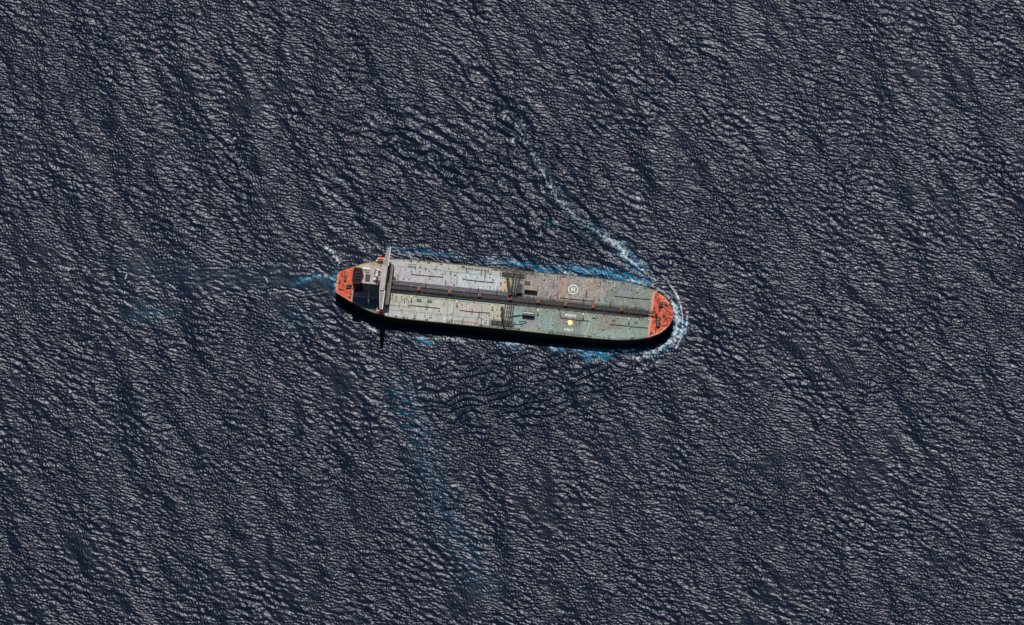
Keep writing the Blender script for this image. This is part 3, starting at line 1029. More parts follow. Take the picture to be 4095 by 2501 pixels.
# wheelhouse with bridge wings
bz0, bz1 = FB + HT - th_, FB + HT + 1.2
bx0, bx1 = D(1529, 1105, bz1)[0], D(1544, 1105, bz1)[0]
br = MB()
br.box(bx0 - 1.2, bx1, -12.5, 12.5, bz0 + .02, bz1 - .2)
br.box(bx0 - 1.3, bx1 + .25, -12.8, 12.8, bz1 - .2, bz1)
bro = br.build("wheelhouse", M["facade"], ship)
MB().box(bx0 - 1.2, bx1 + .1, -12.7, 12.7, bz1 + .005, bz1 + .08).build("wheelhouse_roof", M["housetop"], bro)
for j in range(16):
    MB().box(bx1 + .01, bx1 + .07, -12 + j * 1.52, -12 + j * 1.52 + 1.25, bz0 + 1.6, bz0 + 2.9).build("wheelhouse_window", M["glass"], bro)
WZ = bz1 - 1.0
for s_ in (1, -1):
    q = MB()
    yo = 32.2
    # tapering wing deck
    ring = lambda z: [(bx0 - 1.0, s_ * 12.85, z), (bx1 + .2, s_ * 12.85, z), (bx1 + .2, s_ * yo, z), (bx1 - 1.9, s_ * yo, z), (bx0 + .5, s_ * 24, z)]
    q.loft([ring(WZ - .3), ring(WZ)])
    wing = q.build("bridge_wing", M["wing"], ship)
    q = MB()
    q.box(bx1 + .21, bx1 + 1.0, min(s_ * 12.85, s_ * yo), max(s_ * 12.85, s_ * yo), WZ - .5, WZ + 1.25)
    q.build("wing_front_screen", M["white"], wing)
    q = MB()
    q.box(bx1 - 1.9, bx1 + .2, min(s_ * yo, s_ * (yo + .25)), max(s_ * yo, s_ * (yo + .25)), WZ - .2, WZ + 1.2)
    q.bar((bx1 - 1.9, s_ * yo, WZ + 1.1), (bx0 + .5, s_ * 24, WZ + 1.1), .22, .22)
    q.bar((bx0 + .5, s_ * 24, WZ + 1.1), (bx0 - 1.0, s_ * 12.85, WZ + 1.1), .22, .22)
    for t in np.linspace(0, 1, 5):
        for (p0, p1) in (((bx1 - 1.9, yo), (bx0 + .5, 24)), ((bx0 + .5, 24), (bx0 - 1.0, 12.85))):
            xx, yy = p0[0] + (p1[0] - p0[0]) * t, p0[1] + (p1[1] - p0[1]) * t
            q.box(xx - .08, xx + .08, s_ * yy - .08, s_ * yy + .08, WZ, WZ + 1.02)
    q.build("wing_railing", M["white"], wing)
    # lattice under / behind the wing
    q = MB()
    yy = 13.5
    k = 0
    while yy < yo - 2:
        a_ = (bx0 - .6 + (yy - 13) * .10, s_ * yy, WZ + .25)
        b_ = (bx1 - .1, s_ * (yy + 1.7), WZ + .25)
        q.bar(a_, b_, .22, .22)
        yy += 1.9
    q.build("wing_bracing", M["white"], wing)
    # strut down to the deck
    q = MB()
    q.bar((bx1 - 1.5, s_ * 29.5, WZ - .3), (bx1 - 4.2, s_ * 21, FB + th_ * 4), .4, .4)
    q.bar((bx1 - 1.5, s_ * 27.5, WZ - .3), (bx1 - 1.5, s_ * 20.9, FB + th_ * 5), .4, .4)
    q.build("wing_strut", M["white"], wing)

# house top furniture
HR = FB + HT + .08
mz = empty("radar_mast", ship, (*D(1507, 1106, HR + 3), HR))
q = MB()
for a in (-.9, .9):
    for b_ in (-.9, .9):
        q.bar((a * 1.4, b_ * 1.4, 0), (a * .5, b_ * .5, 9), .28, .28)
for z in (2.5, 5, 7.5):
    q.box(-1.2, 1.2, -1.2, 1.2, z, z + .2)
q.box(-.6, .6, -4.2, 4.2, 5.6, 5.8)
q.build("mast_frame", M["white"], mz)
MB().box(-.35, .35, -2.6, 2.6, 9.1, 9.5).build("radar_scanner", M["white"], mz)
MB().box(-.3, .3, -1.6, 1.6, 6.3, 6.6).build("radar_scanner", M["pipe_dark"], mz)
MB().dome(0, 3.6, 5.8, .9).build("satellite_dome", M["mark"], mz, smooth=True)
for (px, py, r_) in ((1511, 1081, 1.3), (1499, 1118, 1.9), (1520, 1109, .8), (1537, 1100, .8)):
    q = MB(); x_, y_ = D(px, py, HR + 1); q.cyl(x_, y_, HR, HR + 1.1, r_ * .6, r_ * .6); q.dome(x_, y_, HR + 1.1, r_)
    q.build("satellite_dome", M["mark"], e_h, smooth=True)
for (p0, p1, p2, p3, h, mm) in ((1463, 1478, 1096, 1125, .9, "pipe_dark"), (1462, 1478, 1081, 1090, .8, "tan"), (1498, 1504, 1078, 1095, 1.2, "grey"), (1512, 1520, 1120, 1134, 1.5, "pipe_dark"),
                                (1496, 1508, 1098, 1108, 1.4, "green"), (1514, 1519, 1084, 1104, 1.0, "pipe_dark"), (1503, 1510, 1122, 1130, 1.1, "grey"), (1531, 1534, 1103, 1109, .8, "black"), (1488, 1493, 1088, 1092, .8, "white")):
    x0, y0 = D(p0, p2, HR + h); x1, y1 = D(p1, p3, HR + h)
    MB().box(x0, x1, y0, y1 + .0, HR, HR + h, .12).build("roof_locker", M[mm], e_h)
x0, y0 = D(1453, 1067, HR + 1.5); x1, y1 = D(1479, 1080, HR + 1.5)
MB().box(x0, x1, y1, y0, HR - .02, HR + 1.5, .2).build("fan_room", M["white"], e_h)
railing("roof_railing", [(xa, yN), (xb - 4, yN)], HR, e_h, material=M["white"])
railing("roof_railing", [(xa, yS), (xb - 4, yS)], HR, e_h, material=M["white"])
# funnel: eight sided, sooty top, pipes inside
FZ = FB + HT + 1.0
fc = D(1432, 1103, FZ)
f = empty("funnel", ship, (fc[0], fc[1], FB))
xw = (D(1456, 1103, FZ)[0] - D(1409, 1103, FZ)[0]) / 2
yw = 8.2
shape = [(-.95, -.72), (-.8, -1), (.35, -1), (.62, -.86), (.97, -.05), (.62, .86), (.3, 1), (-.8, 1), (-.95, .72)]
def fring(sc, z): return [(a * xw * sc, b_ * yw * sc, z) for a, b_ in shape]
MB().loft([fring(1.0, 0), fring(1.0, HT - 3), fring(1.0, HT + .9)]).build("funnel_casing", M["black"], f)
MB().loft([fring(.9, HT + .92), fring(.9, HT + 1.0)]).build("funnel_top", M["soot"], f)
q = MB()
rr0 = fring(1.0, 0); 
for i in range(len(rr0)):
    a, b_ = rr0[i], rr0[(i + 1) % len(rr0)]
    q.bar((a[0] * .98, a[1] * .98, HT + 1.2), (b_[0] * .98, b_[1] * .98, HT + 1.2), .3, .6)
q.build("funnel_rim", M["darkred"], f)
for (a, b_, r_) in ((-1.5, 2.6, 1.0), (1.0, 3.0, .6), (-1.5, -.6, .9), (1.3, 0, .8), (-1.2, -3.6, .7), (1.2, -3.2, .6)):
    MB().cyl(a, b_, HT + 1.0, HT + 2.8, r_, r_ * .95, 14).build("exhaust_pipe", M["black"], f)
# low engine casing wings next to the funnel on the deck
MB().box(X(1425), X(1545), -13.5, 13.5, FB + .02, FB + 3.0, .2).build("lower_house", M["facade"], e_h)

# side deck clutter aft (port side is sunlit)
for k, (px, py, L) in enumerate(((1482, 1055, 30), (1488, 1056, 26), (1494, 1055, 22), (1500, 1052, 24))):
    x_, y_ = D(px, py)
    MB().tube([(x_, y_ - 3.0, FB + .5), (x_, y_ + 2.0, FB + .5), (x_ + 1, y_ + 2.6, FB + .5)], .2, 6).build("service_pipe", M["pipe_dark"], ship)
x_, y_ = D(1507, 1042, FB + 2)
q = MB(); q.cyl(x_, y_, FB, FB + 1.2, .9, .9); q.dome(x_, y_, FB + 1.2, 1.1); q.build("tank_dome", M["mark"], ship, smooth=True)
x_, y_ = D(1523, 1055, FB + 2)
MB().box(x_ - .5, x_ + .5, y_ - 2, y_ + 2, FB, FB + 2).build("deck_locker", M["pipe_dark"], ship)
# provision crane on the shaded side, its jib reaching into the sun
e = empty("provision_crane", ship, (*D(1476, 1215, FB), FB))
MB().cyl(0, 0, 0, 9, .8, .6, 12).build("crane_post", M["cream"], e)
MB().bar((0, 0, 9), (-.5, 8.5, 14.5), .7, .9).build("jib", M["cream"], e)
# tanks and clutter in front of the house
for (px, py, r_, h, mm) in ((1560, 1111.5, 1.6, 3.0, "mark"), (1571, 1105, 1.2, 2.2, "grey"), (1577, 1114, 1.5, 2.0, "pipe_dark"), (1573, 1122, 1.1, 1.6, "grey"), (1580, 1125, 1.2, 1.5, "pipe_dark"), (1569, 1130, 1.3, 2.2, "pipe_dark"), (1567, 1095, 1.0, 1.5, "pipe_dark"), (1557, 1069, .8, 1.5, "white")):
    x_, y_ = D(px, py, FB + h)
    q = MB(); q.cyl(x_, y_, FB, FB + h, r_, r_, 14); q.dome(x_, y_, FB + h, r_, 14, 3, .3); q.build("storage_tank", M[mm], ship)
x_, y_ = D(1557, 1144, FB + 2.5); MB().box(x_ - 1.5, x_ + 1.5, y_ - 1.6, y_ + 1.6, FB, FB + 2.5, .3).build("deck_locker", M["tan"], ship)
for (px, py) in ((1560, 1056), (1566, 1062), (1568, 1075), (1566, 1085), (1560, 1195), (1558, 1203), (1556, 1211)):
    x_, y_ = D(px, py); MB().box(x_ - .8, x_ + .8, y_ - 1.3, y_ + 1.3, FB, FB + 1.6, .2).build("deck_locker", M["pipe_dark"], ship)

# ------------------------------------------------------------------ lifeboats: things of their own
def lifeboat(px, py, z, label, s_):
    w = P(px, py, z)
    e = empty("lifeboat", None, (w.x, w.y, z), PSI)
    e["label"] = label; e["category"] = "lifeboat"; e["group"] = "lifeboats hung below the bridge wings"
    L, W = 4.2, 1.6
    rings = []
    for t in np.linspace(-1, 1, 13):
        k = (1 - abs(t) ** 3) ** .6 if abs(t) < 1 else 0.02
        k = max(k, .05)
        rings.append([(t * L, W * k * math.cos(a), 1.0 * k * math.sin(a) * (1 if math.sin(a) < 0 else .35)) for a in np.linspace(0, 2 * math.pi, 13)[:-1]])
    MB().loft(rings).build("boat_hull", M["lifeboat"], e, smooth=True)
    rings = []
    for z_, k in ((.25, .72), (.9, .66), (1.25, .45)):
        rings.append([(L * k * math.cos(a), W * k * 1.05 * math.sin(a), z_) for a in np.linspace(0, 2 * math.pi, 17)[:-1]])
    MB().loft(rings).build("canopy", M["lifeboat"], e)
    MB().box(-3.2, -2.0, -.6, .6, 1.0, 1.75, .2).build("steering_cupola", M["mark"], e)
    # davits belong to the ship
    x_, y_ = D(px, py, z)
    for t in (-2.9, 2.9):
        q = MB(); q.bar((x_ + t, y_ - s_ * 4.5, FB), (x_ + t, y_ - s_ * 2.2, z + 2.2), .4, .5); q.bar((x_ + t, y_ - s_ * 2.2, z + 2.2), (x_ + t, y_ + s_ * .3, z + 2.4), .35, .4)
        q.bar((x_ + t, y_, z + .95), (x_ + t, y_, z + 2.3), .12, .12)
        q.build("davit", M["white"], ship)


lifeboat(1525, 1036, FB + 4.0, "orange lifeboat in davits at the sunlit port rail beneath the upper bridge wing", 1)
lifeboat(1519, 1246, FB + 4.0, "orange lifeboat in shaded davits below the lower end of the white bridge wing", -1)

# ================================================================== SEA
rs = np.random.RandomState(11)
GX, GY, DXY = 2048, 1280, 0.6
W_, H_ = GX * DXY, GY * DXY
kx = 2 * np.pi * np.fft.fftfreq(GX, DXY)[None, :]
ky = 2 * np.pi * np.fft.fftfreq(GY, DXY)[:, None]
K = np.sqrt(kx ** 2 + ky ** 2); K[0, 0] = 1
TH = np.arctan2(ky, kx)


def spectrum(A, slope):
    ph = np.exp(2j * np.pi * rs.rand(GY, GX))
    am = np.sqrt(-np.log(rs.rand(GY, GX) + 1e-9))
    F = A * ph * am; F[0, 0] = 0
    h = np.fft.ifft2(F)
    h = np.real(h)
    gy, gx = np.gradient(h, DXY)
    s = math.sqrt(float(np.mean(gx ** 2 + gy ** 2)))
    return (h * (slope / s)).astype(np.float32)


def direc(th0, spread):
    d = np.abs((TH - th0 + np.pi / 2) % np.pi - np.pi / 2)
    return np.exp(-(d / spread) ** 2)


def lam_band(lmin, lmax, power):
    k0, k1 = 2 * np.pi / lmax, 2 * np.pi / lmin
    return K ** power * (1 / (1 + np.exp(-(K - k0) / (0.12 * k0)))) * (1 / (1 + np.exp((K - k1) / (0.12 * k1))))


xs = (np.arange(GX) - GX / 2) * DXY
ys = (np.arange(GY) - GY / 2) * DXY + 0
XX, YY = np.meshgrid(xs, ys)
XX = XX.astype(np.float32); YY = YY.astype(np.float32)

swell = spectrum(lam_band(30, 85, -2.2) * direc(R(13), R(20)), 0.021)
mid = spectrum(lam_band(11, 34, -2.2) * direc(R(24), R(48)), 0.030)
chop = spectrum(lam_band(3.6, 11, -2.0) * (direc(R(62), R(45)) + .3), 0.068)
fineA = spectrum(lam_band(1.6, 4.5, -1.5) * (direc(R(74), R(33)) + .10), 0.118)
fineB = spectrum(lam_band(1.5, 3.6, -1.4) * (direc(R(16), R(36)) + .10), 0.075)


def softnoise(lmin, lmax, th=None, sp=None):
    A = lam_band(lmin, lmax, -1.3)
    if th is not None: A = A * (direc(th, sp) + .03)
    h = spectrum(A, 1.0)
    return h / h.std()


patch = softnoise(25, 120)
chop *= np.clip(1 + .28 * patch, .3, 2)
patch2 = softnoise(30, 160)
patch3 = softnoise(12, 50)
fine = fineA * np.clip(1 + .30 * patch2 + .28 * patch3, .25, 2.2) + fineB * np.clip(1 - .30 * patch2 + .25 * np.roll(patch3, 500, 1), .2, 2.2)
fine *= np.clip(1 + .20 * softnoise(70, 320), .45, 1.6)
chop *= np.clip(1 + .22 * softnoise(50, 250), .4, 1.7)

# ship frame on the sea grid
SX = (XX - _o.x) * cP + (YY - _o.y) * sP
SY = -(XX - _o.x) * sP + (YY - _o.y) * cP


# Kelvin wake from bow and stern, on a coarse grid
def kelvin(src, k0, step=3):
    sx = -(SX[::step, ::step] - src)      # distance astern of the source
    sy = SY[::step, ::step]
    h = np.zeros_like(sx)
    th = np.linspace(-1.25, 1.25, 241)
    for t in th:
        k = k0 / math.cos(t) ** 2
        if 2 * np.pi / k < 4.5: continue
        A = math.exp(-((abs(t) - .78) / .26) ** 2) + .10 * math.exp(-(t / .5) ** 2)
        h += A * np.cos(k * (sx * math.cos(t) + sy * math.sin(t)) + .6) * math.sqrt(1 / k)
    r = np.abs(sy) / np.maximum(sx + 4, 1)
    wedge = np.where(sx > 0, 1 / (1 + np.exp((r - .42) / .09)), 0)
    wedge = wedge * np.clip(sx / 30, 0, 1) * np.exp(-np.maximum(sx, 0) / np.where(sy > 0, 260, 170))
    h = h * wedge
    gy, gx = np.gradient(h, DXY * step)
    s = np.sqrt(np.mean((gx ** 2 + gy ** 2)[wedge > .4]))
    h = h / s
    # bilinear upsample
    yi = np.clip(np.arange(GY) / step, 0, h.shape[0] - 1.001); xi = np.clip(np.arange(GX) / step, 0, h.shape[1] - 1.001)
    y0 = yi.astype(int); x0 = xi.astype(int); fy = (yi - y0)[:, None]; fx = (xi - x0)[None, :]
    return ((h[y0][:, x0] * (1 - fy) + h[y0 + 1][:, x0] * fy) * (1 - fx) + (h[y0][:, x0 + 1] * (1 - fy) + h[y0 + 1][:, x0 + 1] * fy) * fx).astype(np.float32)


wake = kelvin(LOA - 10, 0.31) * 0.06


def seapts(pts):
    return [(P(a, b_, 0).x, P(a, b_, 0).y) for a, b_ in pts]


def stroke(pts, w, s=1.0, w2=None, s2=None):
    """soft band along a polyline given in photo pixels (as surveyed), widths in photo px"""
    q_ = seapts(pts)
    best = np.zeros_like(XX)
    w2 = w if w2 is None else w2; s2 = s if s2 is None else s2
    n = len(q_) - 1
    for i in range(n):
        (ax, ay), (bx, by) = q_[i], q_[i + 1]
        wm = max(w, w2) * GSD * 3
        x0 = int((min(ax, bx) - wm - xs[0]) / DXY); x1 = int((max(ax, bx) + wm - xs[0]) / DXY) + 1
        y0 = int((min(ay, by) - wm - ys[0]) / DXY); y1 = int((max(ay, by) + wm - ys[0]) / DXY) + 1
        x0, y0 = max(x0, 0), max(y0, 0)
        sl_ = (slice(y0, max(y1, y0)), slice(x0, max(x1, x0)))
        gx, gy = XX[sl_], YY[sl_]
        dx, dy = bx - ax, by - ay
        L2 = dx * dx + dy * dy + 1e-6
        t = np.clip(((gx - ax) * dx + (gy - ay) * dy) / L2, 0, 1)
        d = np.hypot(gx - ax - t * dx, gy - ay - t * dy)
        g = (i + t) / n
        ww = (w + (w2 - w) * g) * GSD
        best[sl_] = np.maximum(best[sl_], (s + (s2 - s) * g) * np.exp(-(d / ww) ** 2))
    return best


n1 = softnoise(1.8, 7)
rw = random.Random(7)
caps = []
for _ in range(34):
    cx_, cy_ = rw.uniform(30, 4060), rw.uniform(30, 2470)
    if 1200 < cx_ < 2800 and 900 < cy_ < 1500: continue
    l_ = rw.uniform(5, 16)
    caps.append(([(cx_, cy_), (cx_ + l_, cy_ + l_ * rw.uniform(.2, 1))], rw.uniform(2.5, 5), rw.uniform(.3, .55)))
n2 = softnoise(3, 16, R(70), R(30))
n0 = softnoise(1.4, 3)
n3 = softnoise(14, 50)

foam_glint_m = np.zeros_like(XX)
for a in [
    ([(2610, 1145), (2650, 1168), (2685, 1200), (2708, 1240), (2715, 1275), (2712, 1312), (2695, 1345), (2665, 1375), (2620, 1400), (2570, 1418)], 9, 0.72),
    ([(2690, 1205), (2706, 1260), (2706, 1310), (2694, 1345)], 10, 0.8),
    ([(2648, 1104), (2672, 1130), (2702, 1170), (2722, 1215), (2730, 1270), (2728, 1310)], 3.2, 0.95),
    ([(2684, 1150), (2712, 1190), (2722, 1230)], 3.5, 0.8),
    ([(2745, 1250), (2748, 1290), (2738, 1330), (2712, 1372)], 6, 0.7),
    ([(2730, 1315), (2720, 1340), (2700, 1355), (2680, 1372)], 13, .8),
    ([(2715, 1378), (2700, 1395)], 5, .8),
    ([(2640, 1398), (2600, 1415), (2560, 1430), (2530, 1440)], 12, .7, 22, .35),
    ([(2520, 1120), (2570, 1138), (2615, 1155)], 6, .7),
    ([(2420, 945), (2450, 965), (2485, 1000), (2500, 1025)], 16, .75),
    ([(2475, 985), (2495, 1015)], 14, .8),
    ([(2500, 1030), (2560, 1075), (2620, 1120)], 7, .72),
    ([(2350, 905), (2420, 950)], 9, .45),
    ([(2220, 890), (2235, 915)], 9, .5),
    ([(2546, 790), (2556, 796)], 7, .7),
    ([(2085, 490), (2100, 505)], 10, .6), ([(2440, 960), (2330, 890), (2227, 798), (2130, 620), (2060, 490)], 13, .48, 9, .34), ([(2210, 931), (2100, 830), (1994, 731)], 9, .36), ([(1700, 540), (1629, 499), (1463, 482)], 6, .3),
    ([(2050, 560), (2060, 600)], 9, .4),
    ([(2260, 1092), (2300, 1098)], 7, .7),
    ([(1305, 995), (1330, 1015), (1352, 1045)], 12, .55),  # sun glints painted in as pale foam spots
    ([(1330, 1008), (1356, 1052)], 6, .8),  # core of the painted glint cluster
    ([(1476, 1308), (1500, 1322)], 8, .7),
    ([(1440, 990), (1490, 990)], 9, .45),
    ([(1580, 1340), (1680, 1348), (1790, 1356), (1850, 1368)], 7, .5),  # glints along the hull's shadow edge, painted as faint white strokes
    ([(1795, 1352), (1845, 1366)], 6, .7),  # brighter stretch of those painted glints
    ([(1980, 1370), (2060, 1376), (2150, 1388)], 5, .5),
    ([(2200, 1388), (2225, 1400)], 6, .85),
    ([(2040, 1375), (2030, 1380)], 6, .6),
    ([(1345, 1160), (1340, 1125), (1315, 1105), (1270, 1103), (1230, 1115)], 4, .6),
    ([(1040, 1112), (1062, 1110), (1069, 1130), (1056, 1145)], 3.5, .52),
    ([(975, 1165), (1050, 1168), (1130, 1172), (1250, 1180)], 2.2, .5),
    ([(960, 1068), (1060, 1055), (1150, 1065), (1250, 1085)], 5, .30),
    ([(505, 1100), (500, 1120), (530, 1145), (560, 1160)], 3.5, .55),
    ([(330, 1080), (415, 1110)], 9, .4),
    ([(235, 1070), (285, 1080)], 7, .4),
    ([(680, 1140), (700, 1155)], 4, .5),
    ([(905, 560), (940, 555)], 5, .5), ([(620, 232), (632, 226)], 4, .6), ([(150, 485), (165, 480)], 4, .5),
    ([(2540, 1400), (2480, 1405), (2420, 1405)], 6, .55),
    ([(2190, 1575), (2225, 1560)], 5, .4), ([(2060, 1100), (1990, 1062)], 5, .25),
    ([(1560, 1010), (1640, 1018), (1700, 1030)], 8, .35),
    ([(2555, 1480), (2640, 1450)], 12, .35),
] + caps:
    foam_glint_m = np.maximum(foam_glint_m, stroke(*a))
# whitecaps on the Kelvin crests close to the bow
on = (foam_glint_m > .03)
foam = np.clip((foam_glint_m + (.20 * n1 + .20 * n2 + .12 * n0) * on * (1.25 - .6 * foam_glint_m) - .38) * 1.4, 0, 1) * np.clip(foam_glint_m * 2.2, 0, 1)  # real foam and the painted glints share this mask
aer_haze_m = np.zeros_like(XX)
for a in [
    ([(2160, 1078), (2250, 1075), (2340, 1085), (2420, 1092), (2500, 1108), (2580, 1138)], 20, .55, 22, .95),
    ([(2300, 1078), (2420, 1092), (2520, 1112)], 14, 1.0),
    ([(2150, 1060), (2050, 1050), (1920, 1045)], 14, .45),
    ([(1560, 990), (1700, 1010), (1850, 1030)], 12, .35),
    ([(2350, 1420), (2420, 1420)], 22, 1.0), ([(2300, 1400), (2500, 1408)], 9, .9), ([(2420, 1410), (2600, 1400)], 12, .5),
    ([(2205, 1392), (2250, 1402)], 12, .9), ([(2000, 1380), (2080, 1390)], 12, .5), ([(1680, 1365), (1720, 1380)], 16, .5),
    ([(2700, 1220), (2708, 1280), (2700, 1345)], 16, .8), ([(2690, 1370), (2600, 1420)], 16, .6), ([(2738, 1290), (2738, 1340)], 10, .7),
    ([(2480, 990), (2520, 1040), (2560, 1075)], 30, .5),
    ([(1342, 1090), (1342, 1170)], 10, 1.0), ([(1335, 1125), (1300, 1108), (1250, 1108), (1200, 1128)], 11, .8, 12, .7), ([(1200, 1125), (1170, 1135)], 12, .7, 9, .4),
    ([(1340, 1130), (1150, 1122), (900, 1110), (500, 1085)], 50, .13, 70, .06), ([(2420, 950), (2300, 870), (2130, 620)], 22, .28, 18, .1),
    ([(2190, 890), (2215, 905)], 14, .25),
    ([(1600, 1560), (1680, 1760), (1740, 1950), (1830, 2150), (1930, 2330)], 64, .16, 68, .11), ([(560, 1250), (640, 1260)], 50, .17),  # long first stroke: smoke plume haze painted into the water colour
    ([(1150, 1280), (1210, 1300)], 50, .12),
]:
    aer_haze_m = np.maximum(aer_haze_m, stroke(*a))
aer_haze = np.clip(aer_haze_m * (1 + .55 * n2 + .38 * n1), 0, 1.1) ** 1.35

# calmed water: turbulent wake astern, and the lee strip along the hull
calm = stroke([(1340, 1130), (1200, 1125), (1000, 1120), (700, 1100), (300, 1065), (0, 1040)], 68, 1.25, 105, .4)
calm = np.clip(calm, 0, 1)
calm = np.maximum(calm, stroke([(1340, 1040), (1700, 1010), (2000, 1040)], 22, .45))
swirl = softnoise(5, 22) * 0.018


def packet(pts, lam, width, amp):
    """a train of wave crests following a curved line, signed distance from it"""
    q_ = seapts(pts)
    bd_ = np.full(XX.shape, 1e6, np.float32); sg = np.zeros_like(XX); gg_ = np.zeros_like(XX)
    n = len(q_) - 1
    for i in range(n):
        (ax, ay), (bx, by) = q_[i], q_[i + 1]
        dx, dy = bx - ax, by - ay
        L2 = dx * dx + dy * dy
        wm = width * 2.5
        x0 = max(0, int((min(ax, bx) - wm - xs[0]) / DXY)); x1 = int((max(ax, bx) + wm - xs[0]) / DXY) + 1
        y0 = max(0, int((min(ay, by) - wm - ys[0]) / DXY)); y1 = int((max(ay, by) + wm - ys[0]) / DXY) + 1
        sl_ = (slice(y0, max(y0, y1)), slice(x0, max(x0, x1)))
        gx, gy = XX[sl_] - ax, YY[sl_] - ay
        t = np.clip((gx * dx + gy * dy) / L2, 0, 1)
        d = np.hypot(gx - t * dx, gy - t * dy)
        cr = np.sign(dx * gy - dy * gx)
        mk = d < bd_[sl_]
        bd_[sl_] = np.where(mk, d, bd_[sl_]); sg[sl_] = np.where(mk, cr, sg[sl_]); gg_[sl_] = np.where(mk, (i + t) / n, gg_[sl_])
    d = bd_ * sg + 2.2 * n3
    return amp * np.cos(2 * np.pi * d / lam) * np.exp(-(bd_ / width) ** 2) * np.clip(np.sin(np.pi * np.clip(gg_, 0, 1)), 0, 1) ** .5


fan = packet([(2640, 1130), (2476, 997), (2377, 931), (2227, 798), (2077, 515), (1961, 399), (1800, 190)], 14, 22, .38)
fan += packet([(2330, 1010), (2210, 931), (1994, 731), (1762, 565), (1629, 499), (1400, 440)], 12, 24, .32)
fan += packet([(2050, 900), (1911, 781), (1662, 632), (1446, 532), (1250, 480)], 14, 18, .28)
fan += packet([(1700, 960), (1500, 860), (1300, 700), (1150, 560)], 13, 22, .22)
fan += packet([(1150, 1000), (1064, 881), (997, 731), (931, 640), (900, 520)], 16, 14, .24)
fan += packet([(2700, 1400), (2500, 1480), (2222, 1570), (1938, 1640), (1700, 1700)], 9, 36, .19)
fan += packet([(2450, 1440), (2194, 1500), (1938, 1530), (1650, 1560)], 8, 34, .16)
for pts_ in ([(1345, 1075), (1200, 1062), (1050, 1058), (850, 1075), (640, 1050)], [(1345, 1180), (1250, 1185), (1080, 1172), (900, 1180), (700, 1200)],
             [(1320, 1110), (1200, 1095), (1100, 1100), (1000, 1085)], [(1300, 1165), (1150, 1160), (1020, 1150)], [(1000, 1150), (850, 1120), (650, 1130), (450, 1100)],
             [(760, 1080), (600, 1110), (420, 1090), (200, 1060)]):
    fan += packet(pts_, 6.0, 3.5, .10)
fan += packet([(2380, 1500), (2100, 1580), (1850, 1600), (1600, 1640)], 8, 34, .15)
fan += packet([(1600, 1420), (1700, 1600), (1850, 1850)], 12, 16, .14)

south = stroke([(1650, 1480), (1900, 1540), (2300, 1520), (2600, 1450)], 95, .25)
chop = chop * (1 - south)
height = swell * (1 - .5 * calm) + mid * (1 - .7 * calm) + chop * (1 - .8 * calm) + fine * (1 - .80 * calm) + wake * (1 - .85 * calm) + fan
height = height + calm * swirl * 1.2
rough_boost = stroke([(2700, 1200), (2725, 1280), (2700, 1360), (2600, 1420)], 30, 1.0)
rough_boost = np.maximum(rough_boost, stroke([(2080, 1070), (2560, 1120)], 22, .8))
rough_boost = np.maximum(rough_boost, stroke([(1560, 1400), (1900, 1500), (2400, 1490)], 110, .4))
rough_boost = np.maximum(rough_boost, stroke([(2600, 1080), (2400, 930), (2200, 760), (2050, 480)], 60, .5, 120, .4))
rough_boost = np.maximum(rough_boost, stroke([(2300, 950), (1900, 760), (1450, 520)], 110, .35))
height = height + rough_boost * (chop * .7 + fine * .5)
height += foam * .25
# crests pulled together (choppy sea)
gyv, gxv = np.gradient(chop + mid, DXY)
# fade to flat at the rim so the outer sheet joins
ed = np.minimum(np.minimum(XX - xs[0], xs[-1] - XX), np.minimum(YY - ys[0], ys[-1] - YY))
fade = np.clip(ed / 12, 0, 1)
height *= fade
verts = np.empty((GY, GX, 3), np.float32)
verts[..., 0] = XX
verts[..., 1] = YY
verts[..., 2] = height
nv = GX * GY
# outer sheet to the horizon
x0, x1, y0, y1 = float(xs[0]), float(xs[-1]), float(ys[0]), float(ys[-1])
B = 40000.0
outer = np.array([(x0, y0, 0), (x1, y0, 0), (x1, y1, 0), (x0, y1, 0), (-B, -B, 0), (B, -B, 0), (B, B, 0), (-B, B, 0)], np.float32)
idx = np.arange(nv, dtype=np.int32).reshape(GY, GX)
quads = np.stack([idx[:-1, :-1], idx[:-1, 1:], idx[1:, 1:], idx[1:, :-1]], -1).reshape(-1, 4)
oq = np.array([(0, 4, 5, 1), (1, 5, 6, 2), (2, 6, 7, 3), (3, 7, 4, 0)], np.int32) + nv
quads = np.concatenate([quads, oq])
allv = np.concatenate([verts.reshape(-1, 3), outer])
me = bpy.data.meshes.new("sea")
me.vertices.add(len(allv)); me.vertices.foreach_set("co", allv.ravel())
me.loops.add(quads.size); me.loops.foreach_set("vertex_index", quads.ravel())
me.polygons.add(len(quads)); me.polygons.foreach_set("loop_start", np.arange(0, quads.size, 4, dtype=np.int32))
me.update(calc_edges=True)
me.shade_smooth()
for nm, arr in (("foam", foam * fade), ("aerated_haze", aer_haze), ("open", 1 - fade)):
    a_ = me.attributes.new(nm, "FLOAT", "POINT")
    fill = np.full(8, 1.0 if nm == "open" else 0.0, np.float32)
    a_.data.foreach_set("value", np.concatenate([arr.astype(np.float32).ravel(), fill]))
sea = bpy.data.objects.new("sea", me)
COL.objects.link(sea)
sea["kind"] = "structure"
sea["label"] = "dark blue choppy open sea with sun glint, bow wave foam and a wake"

mt, nt, b = nodes("sea_water")
L = nt.links


def attr(n):
    a = nt.nodes.new("ShaderNodeAttribute"); a.attribute_name = n; return a.outputs["Fac"]


def mixc(f, a, c2):
    x = nt.nodes.new("ShaderNodeMix"); x.data_type = "RGBA"
    L.new(f, x.inputs[0])
    if isinstance(a, tuple): x.inputs[6].default_value = a
    else: L.new(a, x.inputs[6])
    x.inputs[7].default_value = c2
    return x.outputs[2]


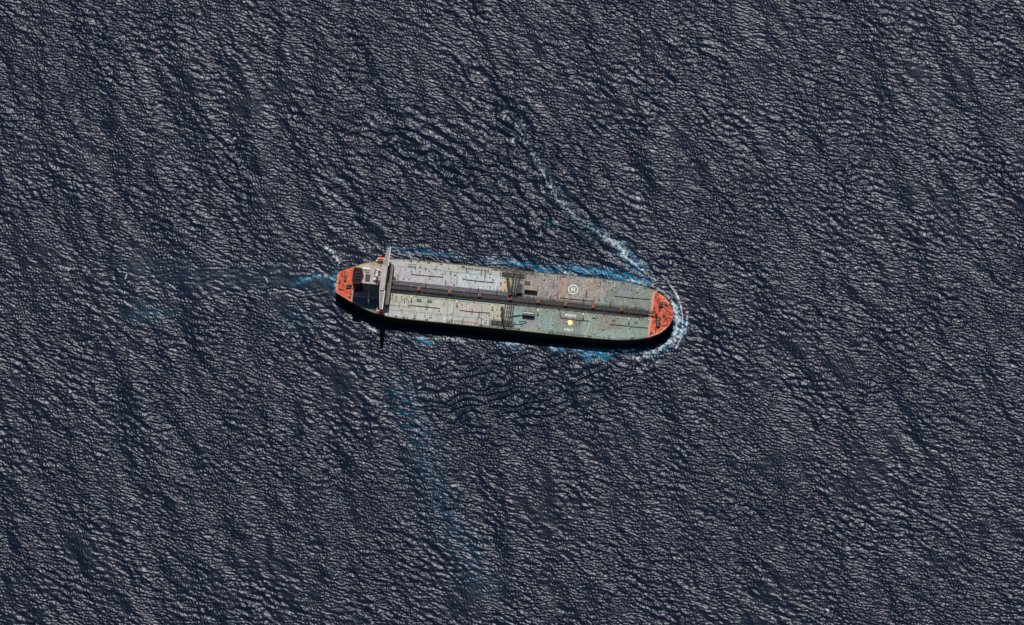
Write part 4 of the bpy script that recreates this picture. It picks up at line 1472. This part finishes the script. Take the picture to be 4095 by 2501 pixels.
DEEP = (0.0034, 0.0080, 0.0190, 1)
c1 = mixc(attr("aerated_haze"), DEEP, (0.008, 0.13, 0.23, 1))
c2 = mixc(attr("foam"), c1, (0.54, 0.62, 0.65, 1))
L.new(c2, b.inputs["Base Color"])
b.inputs["IOR"].default_value = 1.333
b.inputs["Specular IOR Level"].default_value = 0.175
rr = nt.nodes.new("ShaderNodeMapRange"); L.new(attr("foam"), rr.inputs[0]); rr.inputs[3].default_value = 0.25; rr.inputs[4].default_value = 0.8
L.new(rr.outputs[0], b.inputs["Roughness"])
nzt = nt.nodes.new("ShaderNodeTexNoise"); nzt.inputs["Scale"].default_value = 0.35; nzt.inputs["Detail"].default_value = 4
gt = nt.nodes.new("ShaderNodeNewGeometry"); L.new(gt.outputs["Position"], nzt.inputs["Vector"])
mrt = nt.nodes.new("ShaderNodeMapRange"); L.new(nzt.outputs["Fac"], mrt.inputs[0]); mrt.inputs[1].default_value = .4; mrt.inputs[2].default_value = .62
tnt = mixc(mrt.outputs[0], (0.94, 0.85, 1.0, 1), (0.80, 0.92, 1.0, 1))
L.new(tnt, b.inputs["Specular Tint"])
geo = nt.nodes.new("ShaderNodeNewGeometry")
bmp = nt.nodes.new("ShaderNodeBump"); bmp.inputs["Distance"].default_value = 0.022; bmp.inputs["Strength"].default_value = 0.6
nz = nt.nodes.new("ShaderNodeTexNoise"); nz.inputs["Scale"].default_value = 1.1; nz.inputs["Detail"].default_value = 3
L.new(geo.outputs["Position"], nz.inputs["Vector"]); L.new(nz.outputs["Fac"], bmp.inputs["Height"])
# outer sheet: swell and chop as bump only
nz2 = nt.nodes.new("ShaderNodeTexNoise"); nz2.inputs["Scale"].default_value = 0.12; nz2.inputs["Detail"].default_value = 6
L.new(geo.outputs["Position"], nz2.inputs["Vector"])
bmp2 = nt.nodes.new("ShaderNodeBump"); bmp2.inputs["Distance"].default_value = 3.0
L.new(attr("open"), bmp2.inputs["Strength"]); L.new(nz2.outputs["Fac"], bmp2.inputs["Height"]); L.new(bmp.outputs[0], bmp2.inputs["Normal"])
L.new(bmp2.outputs[0], b.inputs["Normal"])
me.materials.append(mt)
